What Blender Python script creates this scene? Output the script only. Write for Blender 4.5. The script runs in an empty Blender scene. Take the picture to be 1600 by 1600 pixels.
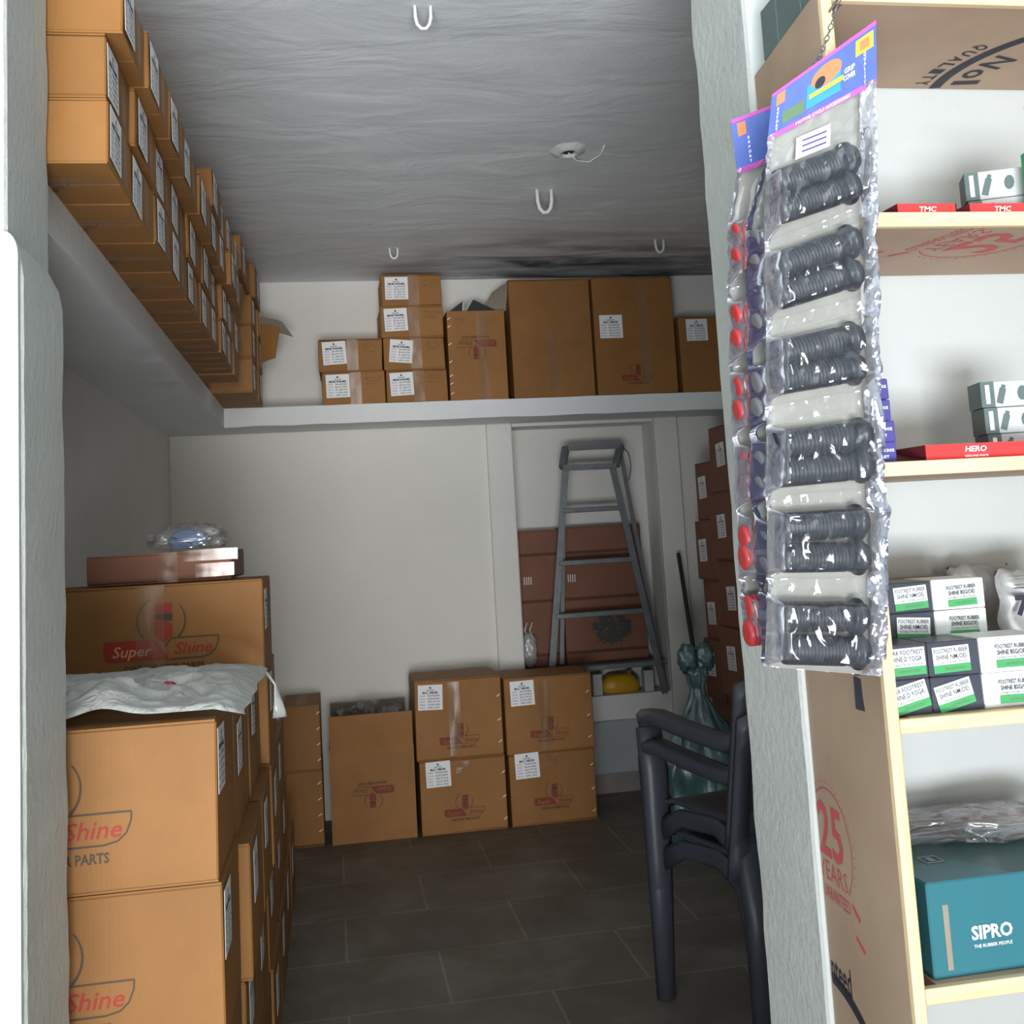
import bpy, bmesh, math, random
from mathutils import Vector, Matrix, noise
random.seed(7)
sc = bpy.context.scene
PI = math.pi

# ---------------------------------------------------------------- camera
YAW, PITCH, ROLL, FPX, PPY, EYE = 0.1701, 0.11361, -0.05666, 1697.8, 643.1, 1.35
def cam_axes():
    cy, sy, cp, sp = math.cos(YAW), math.sin(YAW), math.cos(PITCH), math.sin(PITCH)
    f = Vector((sy*cp, cy*cp, sp)); r = Vector((cy, -sy, 0)); u = r.cross(f)
    cr, sr = math.cos(ROLL), math.sin(ROLL)
    return r*cr + u*sr, u*cr - r*sr, f
CR, CU, CF = cam_axes()
camd = bpy.data.cameras.new('camera'); cam = bpy.data.objects.new('camera', camd)
sc.collection.objects.link(cam); sc.camera = cam
cam.matrix_world = Matrix(((CR.x, CU.x, -CF.x, 0), (CR.y, CU.y, -CF.y, 0), (CR.z, CU.z, -CF.z, EYE), (0, 0, 0, 1)))
camd.sensor_width = 36; camd.sensor_fit = 'HORIZONTAL'; camd.lens = FPX/1600*36
camd.shift_y = -(800-PPY)/1600; camd.clip_start = .02

# ---------------------------------------------------------------- world, light, exposure
w = bpy.data.worlds.new('sky'); sc.world = w; w.use_nodes = True
bg = w.node_tree.nodes['Background']; bg.inputs[0].default_value = (.80, .90, 1, 1); bg.inputs[1].default_value = .55
def area(name, loc, rot, sx, sy, e, col):
    l = bpy.data.lights.new(name, 'AREA'); l.shape = 'RECTANGLE'; l.size = sx; l.size_y = sy; l.energy = e; l.color = col
    o = bpy.data.objects.new(name, l); o.location = loc; o.rotation_euler = rot; sc.collection.objects.link(o); return o
area('daylight_street', (-.3, -13.0, 1.4), (math.radians(91), 0, 0), 4.5, 3.0, 800, (1, .935, .84))
area('sunlit_pavement_bounce', (-.3, -2.7, .30), (math.radians(158), 0, 0), 2.8, 1.6, 560, (.92, .96, 1))
sc.view_settings.view_transform = 'Standard'; sc.view_settings.look = 'None'
sc.view_settings.gamma = 1; sc.view_settings.use_curve_mapping = False
sc.view_settings.exposure = 0.07
sc.cycles.max_bounces = 14; sc.cycles.diffuse_bounces = 6; sc.cycles.transparent_max_bounces = 24
sc.cycles.sample_clamp_indirect = 6; sc.cycles.caustics_reflective = False; sc.cycles.caustics_refractive = False

# ---------------------------------------------------------------- reading positions off the photo (1600 px frame) onto real planes
EYEP = Vector((0, 0, EYE))
def ray(x, y): return CR*((x-800)/FPX) - CU*((y-PPY)/FPX) + CF
def aty(x, y, Y): d = ray(x, y); return EYEP + d*(Y/d.y)
def atz(x, y, Z): d = ray(x, y); return EYEP + d*((Z-EYE)/d.z)
def atx(x, y, X): d = ray(x, y); return EYEP + d*(X/d.x)

# ---------------------------------------------------------------- materials
def lin(c):
    if isinstance(c, str):
        c = [int(c[i:i+2], 16)/255 for i in (0, 2, 4)]
        c = [v/12.92 if v <= .04045 else ((v+.055)/1.055)**2.4 for v in c]
    return (c[0], c[1], c[2], 1)
class NT:
    def __init__(s, name):
        s.m = bpy.data.materials.new(name); s.m.use_nodes = True; s.t = s.m.node_tree
        s.n = s.t.nodes; s.b = s.n['Principled BSDF']; s.out = s.n['Material Output']
    def add(s, kind, **kw):
        x = s.n.new(kind)
        for k, v in kw.items(): setattr(x, k, v)
        return x
    def lk(s, a, b): s.t.links.new(a, b)
    def coord(s, scale=(1, 1, 1), which='Object'):
        tc = s.add('ShaderNodeTexCoord'); mp = s.add('ShaderNodeMapping'); mp.inputs['Scale'].default_value = scale
        s.lk(tc.outputs[which], mp.inputs[0]); return mp.outputs[0]
    def noise(s, scale, co=None, detail=4, rough=.55, dist=0):
        x = s.add('ShaderNodeTexNoise'); x.inputs['Scale'].default_value = scale; x.inputs['Detail'].default_value = detail
        x.inputs['Roughness'].default_value = rough; x.inputs['Distortion'].default_value = dist
        if co is not None: s.lk(co, x.inputs['Vector'])
        return x.outputs['Fac']
    def ramp(s, fac, stops):
        x = s.add('ShaderNodeValToRGB'); e = x.color_ramp.elements
        while len(e) < len(stops): e.new(.5)
        for el, (p, c) in zip(e, stops): el.position = p; el.color = lin(c) if not isinstance(c, float) else (c, c, c, 1)
        s.lk(fac, x.inputs[0]); return x.outputs[0]
    def mixc(s, fac, a, b, mode='MIX'):
        x = s.add('ShaderNodeMix', data_type='RGBA', blend_type=mode)
        for v, i in ((fac, 0), (a, 6), (b, 7)):
            if hasattr(v, 'links'): s.lk(v, x.inputs[i])
            else: x.inputs[i].default_value = v
        return x.outputs[2]
    def bump(s, h, strength=.3, dist=.01):
        x = s.add('ShaderNodeBump'); x.inputs['Strength'].default_value = strength; x.inputs['Distance'].default_value = dist
        s.lk(h, x.inputs['Height']); s.lk(x.outputs[0], s.b.inputs['Normal']); return x
    def base(s, c): 
        if hasattr(c, 'links'): s.lk(c, s.b.inputs['Base Color'])
        else: s.b.inputs['Base Color'].default_value = lin(c)
    def rough(s, r, spec=None, metal=None):
        s.b.inputs['Roughness'].default_value = r
        if spec is not None: s.b.inputs['Specular IOR Level'].default_value = spec
        if metal is not None: s.b.inputs['Metallic'].default_value = metal
def flat(name, c, rough=.6, spec=.3, metal=0, nz=0, nscale=30, bump=0, bscale=60):
    n = NT(name); n.rough(rough, spec, metal)
    if nz:
        a = lin(c); k = n.ramp(n.noise(nscale, n.coord()), [(.25, (1-nz, 1-nz, 1-nz)), (.75, (1, 1, 1))])
        n.base(n.mixc(1.0, a, k, 'MULTIPLY'))
    else: n.base(c)
    if bump: n.bump(n.noise(bscale, n.coord()), bump, .004)
    return n.m
M = {}
def plaster(name, c0, c1, big=1.4, bs=.35):
    n = NT(name); co = n.coord(which='Object')
    c = n.ramp(n.noise(big, co, 6, .6), [(.3, c0), (.7, c1)])
    sp = n.ramp(n.noise(38, co, 3), [(.72, (1, 1, 1)), (.8, (.86, .86, .86))])
    n.base(n.mixc(1.0, c, sp, 'MULTIPLY')); n.rough(.75, .25)
    n.bump(n.noise(55, co, 8, .62), bs, .012); return n.m
M['wall'] = plaster('whitewashed_plaster', (.70, .69, .655), (.77, .76, .72))
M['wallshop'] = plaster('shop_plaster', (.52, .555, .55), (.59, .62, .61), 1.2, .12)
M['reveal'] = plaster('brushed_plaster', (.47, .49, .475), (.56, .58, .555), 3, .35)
M['loft'] = plaster('loft_plaster', (.73, .76, .77), (.80, .82, .82), 2, .4)
# ceiling: bare cement coat with trowel marks and a damp dark patch by the back wall
n = NT('cement_ceiling'); co = n.coord()
c = n.ramp(n.noise(1.0, co, 7, .6, .6), [(.25, (.66, .69, .71)), (.55, (.75, .78, .80)), (.8, (.82, .84, .86))])
st = n.ramp(n.noise(2.2, n.coord((.5, 1.6, 1)), 7, .65, 1.2), [(.58, (1, 1, 1)), (.72, (1.18, 1.16, 1.12))])
c = n.mixc(1.0, c, st, 'MULTIPLY')
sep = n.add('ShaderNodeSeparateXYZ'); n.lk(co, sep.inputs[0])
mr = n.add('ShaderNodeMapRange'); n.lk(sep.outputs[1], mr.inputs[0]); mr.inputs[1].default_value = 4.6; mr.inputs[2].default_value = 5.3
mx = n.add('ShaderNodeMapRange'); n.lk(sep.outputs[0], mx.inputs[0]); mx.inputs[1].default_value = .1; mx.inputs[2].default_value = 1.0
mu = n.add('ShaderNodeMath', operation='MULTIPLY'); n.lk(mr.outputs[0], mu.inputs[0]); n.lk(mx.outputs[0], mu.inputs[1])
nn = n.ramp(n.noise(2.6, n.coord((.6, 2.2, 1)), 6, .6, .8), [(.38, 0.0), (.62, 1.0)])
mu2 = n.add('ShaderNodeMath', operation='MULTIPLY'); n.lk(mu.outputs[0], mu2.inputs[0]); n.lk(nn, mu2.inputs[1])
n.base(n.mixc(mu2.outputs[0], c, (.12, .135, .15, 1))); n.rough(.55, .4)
n.bump(n.noise(2.6, n.coord((.8, 1.5, 1)), 9, .55, .6), .4, .03); M['ceiling'] = n.m
# floor: kota stone slabs with pale joints
n = NT('stone_slab_floor'); co = n.coord()
br = n.add('ShaderNodeTexBrick'); n.lk(co, br.inputs[0]); br.offset = .5
for k, v in (('Scale', 1), ('Mortar Size', .006), ('Brick Width', .60), ('Row Height', .42), ('Mortar Smooth', .6)): br.inputs[k].default_value = v
br.inputs['Color1'].default_value = (1, 1, 1, 1); br.inputs['Color2'].default_value = (.82, .82, .82, 1); br.inputs['Mortar'].default_value = (1.5, 1.5, 1.45, 1)
c = n.ramp(n.noise(3.2, co, 7, .62, .6), [(.3, (.125, .108, .086)), (.5, (.175, .156, .128)), (.72, (.25, .23, .20))])
n.base(n.mixc(1.0, c, br.outputs[0], 'MULTIPLY')); n.rough(.5, .35)
n.bump(n.noise(12, co, 5), .25, .01); M['floor'] = n.m
# cardboard
def cardboard(name, col, dark=.8):
    n = NT(name); oi = n.add('ShaderNodeObjectInfo'); co = n.coord()
    v = n.ramp(oi.outputs['Random'], [(0, (.86, .84, .80)), (1, (1.06, 1.05, 1.04))])
    k = n.ramp(n.noise(5, co, 4, .6), [(.3, (dark, dark, dark)), (.7, (1, 1, 1))])
    c = n.mixc(1.0, n.mixc(1.0, lin(col), v, 'MULTIPLY'), k, 'MULTIPLY'); n.base(c); n.rough(.62, .3)
    wv = n.add('ShaderNodeTexWave'); wv.inputs['Scale'].default_value = 40; n.lk(n.coord((1, 1, .01)), wv.inputs[0])
    a = n.add('ShaderNodeMath', operation='MULTIPLY_ADD'); n.lk(wv.outputs['Fac'], a.inputs[0]); a.inputs[1].default_value = .05
    n.lk(n.noise(9, co, 3), a.inputs[2]); n.bump(a.outputs[0], .3, .006); return n.m
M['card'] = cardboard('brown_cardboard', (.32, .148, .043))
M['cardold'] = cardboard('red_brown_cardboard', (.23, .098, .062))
M['cardin'] = cardboard('grey_card_inside', (.30, .26, .21))
M['carddark'] = flat('dark_card_flap', (.05, .05, .055), .6)
n = NT('mdf'); co = n.coord(); c = n.ramp(n.noise(4, co, 6, .6), [(.3, (.36, .25, .175)), (.7, (.45, .33, .24))]); n.base(c); n.rough(.6, .3); M['mdf'] = n.m
n = NT('pine'); co = n.coord((1.2, 14, 14)); c = n.ramp(n.noise(3, co, 5, .5, .5), [(.3, (.66, .47, .28)), (.6, (.78, .60, .38)), (.75, (.70, .45, .25))]); n.base(c); n.rough(.5, .4); M['pine'] = n.m
n = NT('pine_upright'); co = n.coord((14, 14, 1.2)); c = n.ramp(n.noise(3, co, 5, .5, .5), [(.3, (.66, .47, .28)), (.6, (.78, .60, .38)), (.75, (.70, .45, .25))]); n.base(c); n.rough(.5, .4); M['pinev'] = n.m
M['paper'] = flat('label_paper', (.80, .81, .83), .5)
M['ink'] = flat('black_ink', (.03, .03, .045), .6)
M['inkfade'] = flat('faded_brown_ink', (.10, .045, .025), .7)
M['red'] = flat('red_print', (.33, .035, .022), .6)
M['redfade'] = flat('faded_red_print', (.20, .04, .025), .65)
M['redpink'] = flat('pink_red_print', (.52, .09, .10), .65)
M['pale'] = flat('pale_print', (.60, .34, .20), .65)
M['greyprint'] = flat('grey_print', (.075, .055, .04), .65)
M['redtray'] = flat('red_card', (.74, .045, .045), .45, .4)
M['reddark'] = flat('dark_red_card', (.14, .02, .025), .5)
M['whitep'] = flat('white_print', (.85, .85, .85), .5)
M['whitecard'] = flat('white_card', (.78, .80, .78), .45, .4, nz=.06, nscale=9)
M['blackcard'] = flat('black_card', (.055, .06, .08), .4, .45, nz=.2, nscale=9)
M['green'] = flat('green_print', (.07, .34, .12), .5)
M['greencard'] = flat('green_card', (.02, .26, .09), .4, .5)
M['teal'] = flat('teal_card', (.035, .165, .205), .4, .4, nz=.1, nscale=5)
M['tealtop'] = flat('dark_teal_card', (.025, .10, .115), .4, .4)
M['purple'] = flat('violet_card', (.075, .065, .27), .45, .4)
M['slate'] = flat('slate_green_card', (.11, .155, .15), .5, .35, nz=.2, nscale=14)
M['greycard'] = flat('grey_card', (.48, .50, .50), .5)
M['rubber'] = flat('black_rubber', (.022, .026, .036), .42, .5, nz=.3, nscale=60)
M['greyrubber'] = flat('grey_rubber', (.13, .13, .14), .45, .5)
M['redrubber'] = flat('red_rubber', (.40, .035, .04), .4, .5)
M['backing'] = flat('grey_backing_sheet', (.36, .36, .33), .6, nz=.2, nscale=25)
M['hblue'] = flat('blue_header', (.11, .17, .52), .35, .5, nz=.35, nscale=14)
M['hcyan'] = flat('sky_blue_header', (.05, .30, .75), .35, .5)
M['hmag'] = flat('magenta_header', (.50, .10, .42), .35, .5)
M['horange'] = flat('orange_header', (.78, .22, .10), .35, .5)
M['hyel'] = flat('yellow_header', (.80, .62, .05), .35, .5)
M['hgreen'] = flat('olive_header', (.12, .20, .12), .35, .5); M['plant'] = flat('dark_plant_print', (.05, .065, .055), .6)
M['darkblue'] = flat('dark_blue_film_card', (.035, .035, .12), .35, .5)
M['chair'] = flat('dark_plastic', (.048, .052, .068), .42, .4, nz=.15, nscale=8)
M['steel'] = flat('painted_steel', (.21, .23, .24), .45, .5, .35, nz=.3, nscale=18)
M['hook'] = flat('whitewashed_rod', (.74, .75, .74), .7, bump=.6)
M['chain'] = flat('chain_steel', (.22, .22, .23), .35, .5, .8)
M['stick'] = flat('dark_green_stick', (.025, .05, .035), .4, .4)
M['yellow'] = flat('yellow_plastic', (.55, .30, .01), .4, .5)
M['greybox'] = flat('grey_plank', (.20, .19, .18), .7, nz=.3, nscale=8)
M['skirt'] = flat('skirting_stone', (.30, .28, .26), .5, nz=.35, nscale=6)
M['blueitem'] = flat('blue_plastic', (.10, .19, .40), .35, .5)
def film(name, col, transp, rough=.12, bs=30, bst=1.0, glossmix=.5, bd=.02):
    n = NT(name); t = n.add('ShaderNodeBsdfTransparent'); g = n.add('ShaderNodeBsdfGlossy'); g.inputs[1].default_value = rough
    d = n.add('ShaderNodeBsdfDiffuse'); d.inputs[0].default_value = lin(col); g.inputs[0].default_value = (.95, .95, 1, 1)
    b = n.add('ShaderNodeBump'); b.inputs['Strength'].default_value = bst; b.inputs['Distance'].default_value = bd
    n.lk(n.noise(bs, n.coord(), 5, .6, 1.2), b.inputs['Height'])
    n.lk(b.outputs[0], g.inputs[2]); n.lk(b.outputs[0], d.inputs[2])
    m1 = n.add('ShaderNodeMixShader'); m1.inputs[0].default_value = glossmix; n.lk(d.outputs[0], m1.inputs[1]); n.lk(g.outputs[0], m1.inputs[2])
    m2 = n.add('ShaderNodeMixShader'); m2.inputs[0].default_value = transp; n.lk(m1.outputs[0], m2.inputs[1]); n.lk(t.outputs[0], m2.inputs[2])
    n.lk(m2.outputs[0], n.out.inputs[0]); n.t.nodes.remove(n.b); return n.m
M['film'] = film('clear_film', (.45, .47, .55), .88, .10, 26, 1.0, .8)
M['filmedge'] = film('crinkled_film', (.42, .44, .56), .30, .12, 42, 1.0, .65)
M['filmdark'] = film('dark_crinkled_film', (.06, .06, .2), .15, .12, 42, 1.0, .5)
M['tape'] = film('clear_tape', (.50, .30, .18), .80, .16, 40, .5, .45, .006)
M['poly'] = film('milky_polythene', (.66, .68, .66), .12, .28, 14, .8, .12)
M['polyclear'] = film('clear_polythene', (.6, .6, .6), .70, .12, 26, 1.0, .5)
M['polygrey'] = film('grey_polythene', (.36, .36, .35), .06, .3, 14, .5, .10)
M['polyteal'] = film('teal_polythene', (.06, .16, .17), .10, .4, 18, .9, .15)

# ---------------------------------------------------------------- mesh building
class MB:
    def __init__(s): s.v = []; s.f = []; s.mi = []; s.sm = []; s.mats = []
    def idx(s, m):
        if m not in s.mats: s.mats.append(m)
        return s.mats.index(m)
    def add(s, verts, faces, m, mx=None, smooth=False):
        k = len(s.v); i = s.idx(m)
        s.v += [tuple(mx @ Vector(p)) for p in verts] if mx is not None else [tuple(p) for p in verts]
        for f in faces: s.f.append([a+k for a in f]); s.mi.append(i); s.sm.append(smooth)
    def box(s, lo, hi, m, mx=None, c=0, jit=0):
        if c <= 0:
            v = [(x, y, z) for x in (lo[0], hi[0]) for y in (lo[1], hi[1]) for z in (lo[2], hi[2])]
            s.add(v, [(0, 1, 3, 2), (4, 6, 7, 5), (0, 4, 5, 1), (2, 3, 7, 6), (0, 2, 6, 4), (1, 5, 7, 3)], m, mx); return
        ctr = Vector([(a+b)/2 for a, b in zip(lo, hi)]); h = Vector([(b-a)/2 for a, b in zip(lo, hi)])
        V = []; ix = {}
        for sx in (-1, 1):
            for sy in (-1, 1):
                for sz in (-1, 1):
                    j = Vector([random.uniform(-jit, jit) for _ in range(3)])
                    for ax in range(3):
                        p = [sx*h.x, sy*h.y, sz*h.z]
                        for q in range(3):
                            if q != ax: p[q] -= (sx, sy, sz)[q]*c
                        ix[(sx, sy, sz, ax)] = len(V); V.append(ctr+Vector(p)+j)
        F = []
        for ax in range(3):
            a, b = [(1, 2), (2, 0), (0, 1)][ax]
            for sg in (-1, 1):
                q = []
                for (pa, pb) in ((-1, -1), (1, -1), (1, 1), (-1, 1)):
                    k = [0, 0, 0]; k[ax] = sg; k[a] = pa; k[b] = pb; q.append(ix[(*k, ax)])
                F.append(q if sg > 0 else q[::-1])
        for ax in range(3):
            a, b = [(1, 2), (2, 0), (0, 1)][ax]
            for pa in (-1, 1):
                for pb in (-1, 1):
                    def g(e, w):
                        k = [0, 0, 0]; k[ax] = e; k[a] = pa; k[b] = pb; return ix[(*k, w)]
                    q = [g(-1, a), g(1, a), g(1, b), g(-1, b)]
                    F.append(q if pa*pb < 0 else q[::-1])
        for k in [(x, y, z) for x in (-1, 1) for y in (-1, 1) for z in (-1, 1)]:
            q = [ix[(*k, 0)], ix[(*k, 1)], ix[(*k, 2)]]; F.append(q if k[0]*k[1]*k[2] > 0 else q[::-1])
        s.add(V, F, m, mx)
    def beam(s, p0, p1, w, h, m, up=(0, 0, 1), w1=None, h1=None):
        p0, p1 = Vector(p0), Vector(p1); d = (p1-p0).normalized(); r = d.cross(Vector(up)).normalized(); u = r.cross(d)
        w1 = w if w1 is None else w1; h1 = h if h1 is None else h1
        v = []
        for p, a, b in ((p0, w, h), (p1, w1, h1)):
            for i, j in ((-1, -1), (1, -1), (1, 1), (-1, 1)): v.append(p+r*(i*a/2)+u*(j*b/2))
        s.add(v, [(0, 1, 2, 3), (7, 6, 5, 4), (0, 4, 5, 1), (1, 5, 6, 2), (2, 6, 7, 3), (3, 7, 4, 0)], m)
    def ribbon(s, pts, ws, hs, m, up=(0, 0, 1), smooth=True):
        n_ = len(pts); P = [Vector(p) for p in pts]; v = []; K = 8
        for i, p in enumerate(P):
            d = (P[min(i+1, n_-1)]-P[max(i-1, 0)]).normalized(); r = d.cross(Vector(up))
            r = r.normalized() if r.length > 1e-4 else Vector((1, 0, 0)); u = r.cross(d)
            for k in range(K):
                a = 2*PI*(k+.5)/K; x = math.cos(a); y = math.sin(a)
                x = math.copysign(min(abs(x)*1.22+.18*(abs(x) > .5), 1), x); y = math.copysign(min(abs(y)*1.22+.18*(abs(y) > .5), 1), y)
                v.append(p+r*(x*ws[i]/2)+u*(y*hs[i]/2))
        f = [(i*K+k, i*K+(k+1) % K, (i+1)*K+(k+1) % K, (i+1)*K+k) for i in range(n_-1) for k in range(K)]
        f += [tuple(range(K))[::-1], tuple((n_-1)*K+k for k in range(K))]
        s.add(v, f, m, None, smooth)
    def tube(s, pts, rad, m, seg=10, smooth=True, caps=True):
        P = [Vector(p) for p in pts]; n_ = len(P); R = rad if isinstance(rad, (list, tuple)) else [rad]*n_
        v = []; ref = None
        for i, p in enumerate(P):
            d = (P[min(i+1, n_-1)]-P[max(i-1, 0)]).normalized()
            if ref is None: ref = d.orthogonal().normalized()
            ref = (ref-d*ref.dot(d)).normalized(); q = d.cross(ref)
            for k in range(seg): a = 2*PI*k/seg; v.append(p+ref*(R[i]*math.cos(a))+q*(R[i]*math.sin(a)))
        f = [(i*seg+k, i*seg+(k+1) % seg, (i+1)*seg+(k+1) % seg, (i+1)*seg+k) for i in range(n_-1) for k in range(seg)]
        if caps: f += [tuple(range(seg))[::-1], tuple((n_-1)*seg+k for k in range(seg))]
        s.add(v, f, m, None, smooth)
    def poly(s, pts, m, mx=None): s.add([(p[0], p[1], p[2] if len(p) > 2 else 0) for p in pts], [tuple(range(len(pts)))], m, mx)
    def arc(s, cx, cy, R, a0, a1, wd, m, mx=None, n_=28, z=0, wd1=None):
        v = []; f = []
        for i in range(n_+1):
            t = i/n_; a = a0+(a1-a0)*t; ww = wd if wd1 is None else wd+(wd1-wd)*t
            v += [(cx+(R-ww/2)*math.cos(a), cy+(R-ww/2)*math.sin(a), z), (cx+(R+ww/2)*math.cos(a), cy+(R+ww/2)*math.sin(a), z)]
        f = [(2*i, 2*i+1, 2*i+3, 2*i+2) for i in range(n_)]
        s.add(v, f, m, mx)
    def mesh(s, name):
        me = bpy.data.meshes.new(name); me.from_pydata(s.v, [], s.f)
        for m in s.mats: me.materials.append(m)
        me.polygons.foreach_set('material_index', s.mi); me.polygons.foreach_set('use_smooth', s.sm); me.update(); return me
    def build(s, name, parent=None, loc=None, mx=None):
        o = bpy.data.objects.new(name, s.mesh(name)); sc.collection.objects.link(o)
        if parent is not None: o.parent = parent
        if mx is not None: o.matrix_local = mx
        if loc is not None: o.location = loc
        return o
def put(name, me, parent, mx):
    o = bpy.data.objects.new(name, me); sc.collection.objects.link(o); o.parent = parent; o.matrix_local = mx; return o
def tag(o, label, cat, group=None):
    o['label'] = label; o['category'] = cat
    if group: o['group'] = group
    return o
def root(name, loc, label, cat, group=None, rz=0, mx=None):
    o = bpy.data.objects.new(name, None); sc.collection.objects.link(o); o.empty_display_size = .05
    if mx is not None: o.matrix_world = mx
    else: o.location = loc; o.rotation_euler = (0, 0, rz)
    return tag(o, label, cat, group)
def struct(o): o['kind'] = 'structure'; return o
def frame(o, r, u):
    r = Vector(r).normalized(); u = Vector(u); u = (u-r*u.dot(r)).normalized(); n_ = r.cross(u); o = Vector(o)
    return Matrix(((r.x, u.x, n_.x, o.x), (r.y, u.y, n_.y, o.y), (r.z, u.z, n_.z, o.z), (0, 0, 0, 1)))
_tc = {}
def glyphs(t, bold=0):
    k = (t, bold)
    if k not in _tc:
        cu = bpy.data.curves.new('t', 'FONT'); cu.body = t; cu.size = 1; cu.offset = bold; cu.resolution_u = 2
        o = bpy.data.objects.new('t', cu); sc.collection.objects.link(o); bpy.context.view_layer.update()
        me = o.evaluated_get(bpy.context.evaluated_depsgraph_get()).to_mesh()
        v = [tuple(p.co) for p in me.vertices]; f = [tuple(p.vertices) for p in me.polygons]
        bpy.data.objects.remove(o); bpy.data.curves.remove(cu)
        xs = [p[0] for p in v]; ys = [p[1] for p in v]; _tc[k] = (v, f, min(xs), max(xs), min(ys), max(ys))
    return _tc[k]
def text(mb, t, x, y, h, m, mx=None, align='c', width=None, bold=.02, shear=0, ang=0, z=0, fn=None):
    """letters of cap height h; (x, y) is the middle of the line (or its left end)"""
    v, f, x0, x1, y0, y1 = glyphs(t, bold); sy = h/.70; sx = sy if width is None else width/(x1-x0)
    ox = -(x0+x1)/2*sx if align == 'c' else -x0*sx
    ca, sa = math.cos(ang), math.sin(ang); out = []
    for p in v:
        a = p[0]*sx+ox; b = (p[1]-.35)*sy; a += shear*b
        out.append((x+a*ca-b*sa, y+a*sa+b*ca, z))
    if fn: out = [fn(p) for p in out]
    mb.add(out, f, m, mx)
def grid_surface(mb, fn, nu, nv, m, smooth=True, matfn=None):
    v = [fn(i/nu, j/nv) for j in range(nv+1) for i in range(nu+1)]
    for j in range(nv):
        for i in range(nu): pass
    if matfn is None:
        mb.add(v, [(j*(nu+1)+i, j*(nu+1)+i+1, (j+1)*(nu+1)+i+1, (j+1)*(nu+1)+i) for j in range(nv) for i in range(nu)], m, None, smooth)
    else:
        by = {}
        for j in range(nv):
            for i in range(nu): by.setdefault(matfn((i+.5)/nu, (j+.5)/nv), []).append((j*(nu+1)+i, j*(nu+1)+i+1, (j+1)*(nu+1)+i+1, (j+1)*(nu+1)+i))
        k = len(mb.v); mb.v += [tuple(p) for p in v]
        for mm, fs in by.items():
            ii = mb.idx(mm)
            for f in fs: mb.f.append([a+k for a in f]); mb.mi.append(ii); mb.sm.append(smooth)
def blob(mb, c, sx, sy, sz, m, seed=0, rough=.25, fr=3.0, flat_bottom=True, nu=40, nv=22, mx=None, tilt=0):
    v = []; f = []
    for j in range(nv+1):
        th = PI*j/nv
        for i in range(nu):
            a = 2*PI*i/nu; d = Vector((math.sin(th)*math.cos(a), math.sin(th)*math.sin(a), math.cos(th)))
            k = 1+rough*(1-2*abs(noise.noise(d*fr+Vector((seed*7.1, seed, 0)))))*1.0+rough*.4*noise.noise(d*fr*2.7+Vector((seed, 3, 5)))
            e = Vector((math.copysign(abs(d.x)**.7, d.x), math.copysign(abs(d.y)**.7, d.y), d.z))
            p = Vector((e.x*sx*k, e.y*sy*k, e.z*sz*k))
            if flat_bottom and p.z < -sz*.55: p.z = -sz*.55
            v.append(Vector(c)+p)
    f = [(j*nu+i, (j+1)*nu+i, (j+1)*nu+(i+1) % nu, j*nu+(i+1) % nu) for j in range(nv) for i in range(nu)]
    mb.add(v, f, m, mx, True)

# ---------------------------------------------------------------- room shell
XL, YB, ZC = -.785, 5.672, 2.73           # left wall, back wall, ceiling
ZL0, ZL1, XLF, YLF = 1.942, 2.033, -.485, 5.335   # loft slab underside, top, front edges
YW0, YW1 = 1.66, 1.905                     # the wall the photographer looks through
XR = 2.25
def sbox(name, lo, hi, m, c=.004):
    mb = MB(); mb.box(lo, hi, m, c=c); return struct(mb.build(name))
sbox('floor', (-2.2, -2.2, -.1), (3.4, 5.9, 0), M['floor'], 0)
sbox('ceiling', (-2.2, YW1, ZC), (3.4, 5.9, ZC+.12), M['ceiling'], 0)
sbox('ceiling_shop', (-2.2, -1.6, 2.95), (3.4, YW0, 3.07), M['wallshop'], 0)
sbox('wall_left', (XL-.12, YW1, 0), (XL, YB+.3, ZC), M['wall'], 0)
sbox('wall_right', (XR, YW1, 0), (XR+.12, YB+.3, ZC), M['wall'], 0)
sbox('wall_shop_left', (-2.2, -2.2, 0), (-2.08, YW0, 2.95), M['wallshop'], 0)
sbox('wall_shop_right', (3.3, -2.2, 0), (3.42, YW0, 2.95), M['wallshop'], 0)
sbox('wall_light_block', (.62, -2.3, 0), (3.42, -2.2, 2.95), M['wallshop'], 0)  # unseen wall, added to keep part of the street light off the rack
# back wall with the niche
mb = MB(); W = M['wall']; NX0, NX1, NZ0, NZ1, ND = .962, 1.742, .49, 1.925, .205
mb.box((XL, YB, 0), (NX0, YB+.3, ZC), W); mb.box((NX1, YB, 0), (XR, YB+.3, ZC), W)
mb.box((NX0, YB, NZ1), (NX1, YB+.3, ZC), W); mb.box((NX0, YB, 0), (NX1, YB+.3, NZ0), W)
mb.box((NX0, YB+ND, NZ0), (NX1, YB+.3, NZ1), W); struct(mb.build('wall_back'))
sbox('trim_1', (.826, YB-.035, 0), (NX0, YB, ZL0), W, .006)        # pilaster left of the niche
sbox('trim_2', (NX1, YB-.04, 0), (1.873, YB, ZL0), W, .006)        # pilaster right of the niche
sbox('baseboard_back', (1.2, YB-.018, 0), (1.83, YB-.0401+.03, .105), M['skirt'], .003)
sbox('trim_3', (.964, YB-.022, .10), (NX1-.002, YB-.001, .365), plaster('grey_dado', (.36, .38, .39), (.44, .46, .46)), .004)
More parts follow.
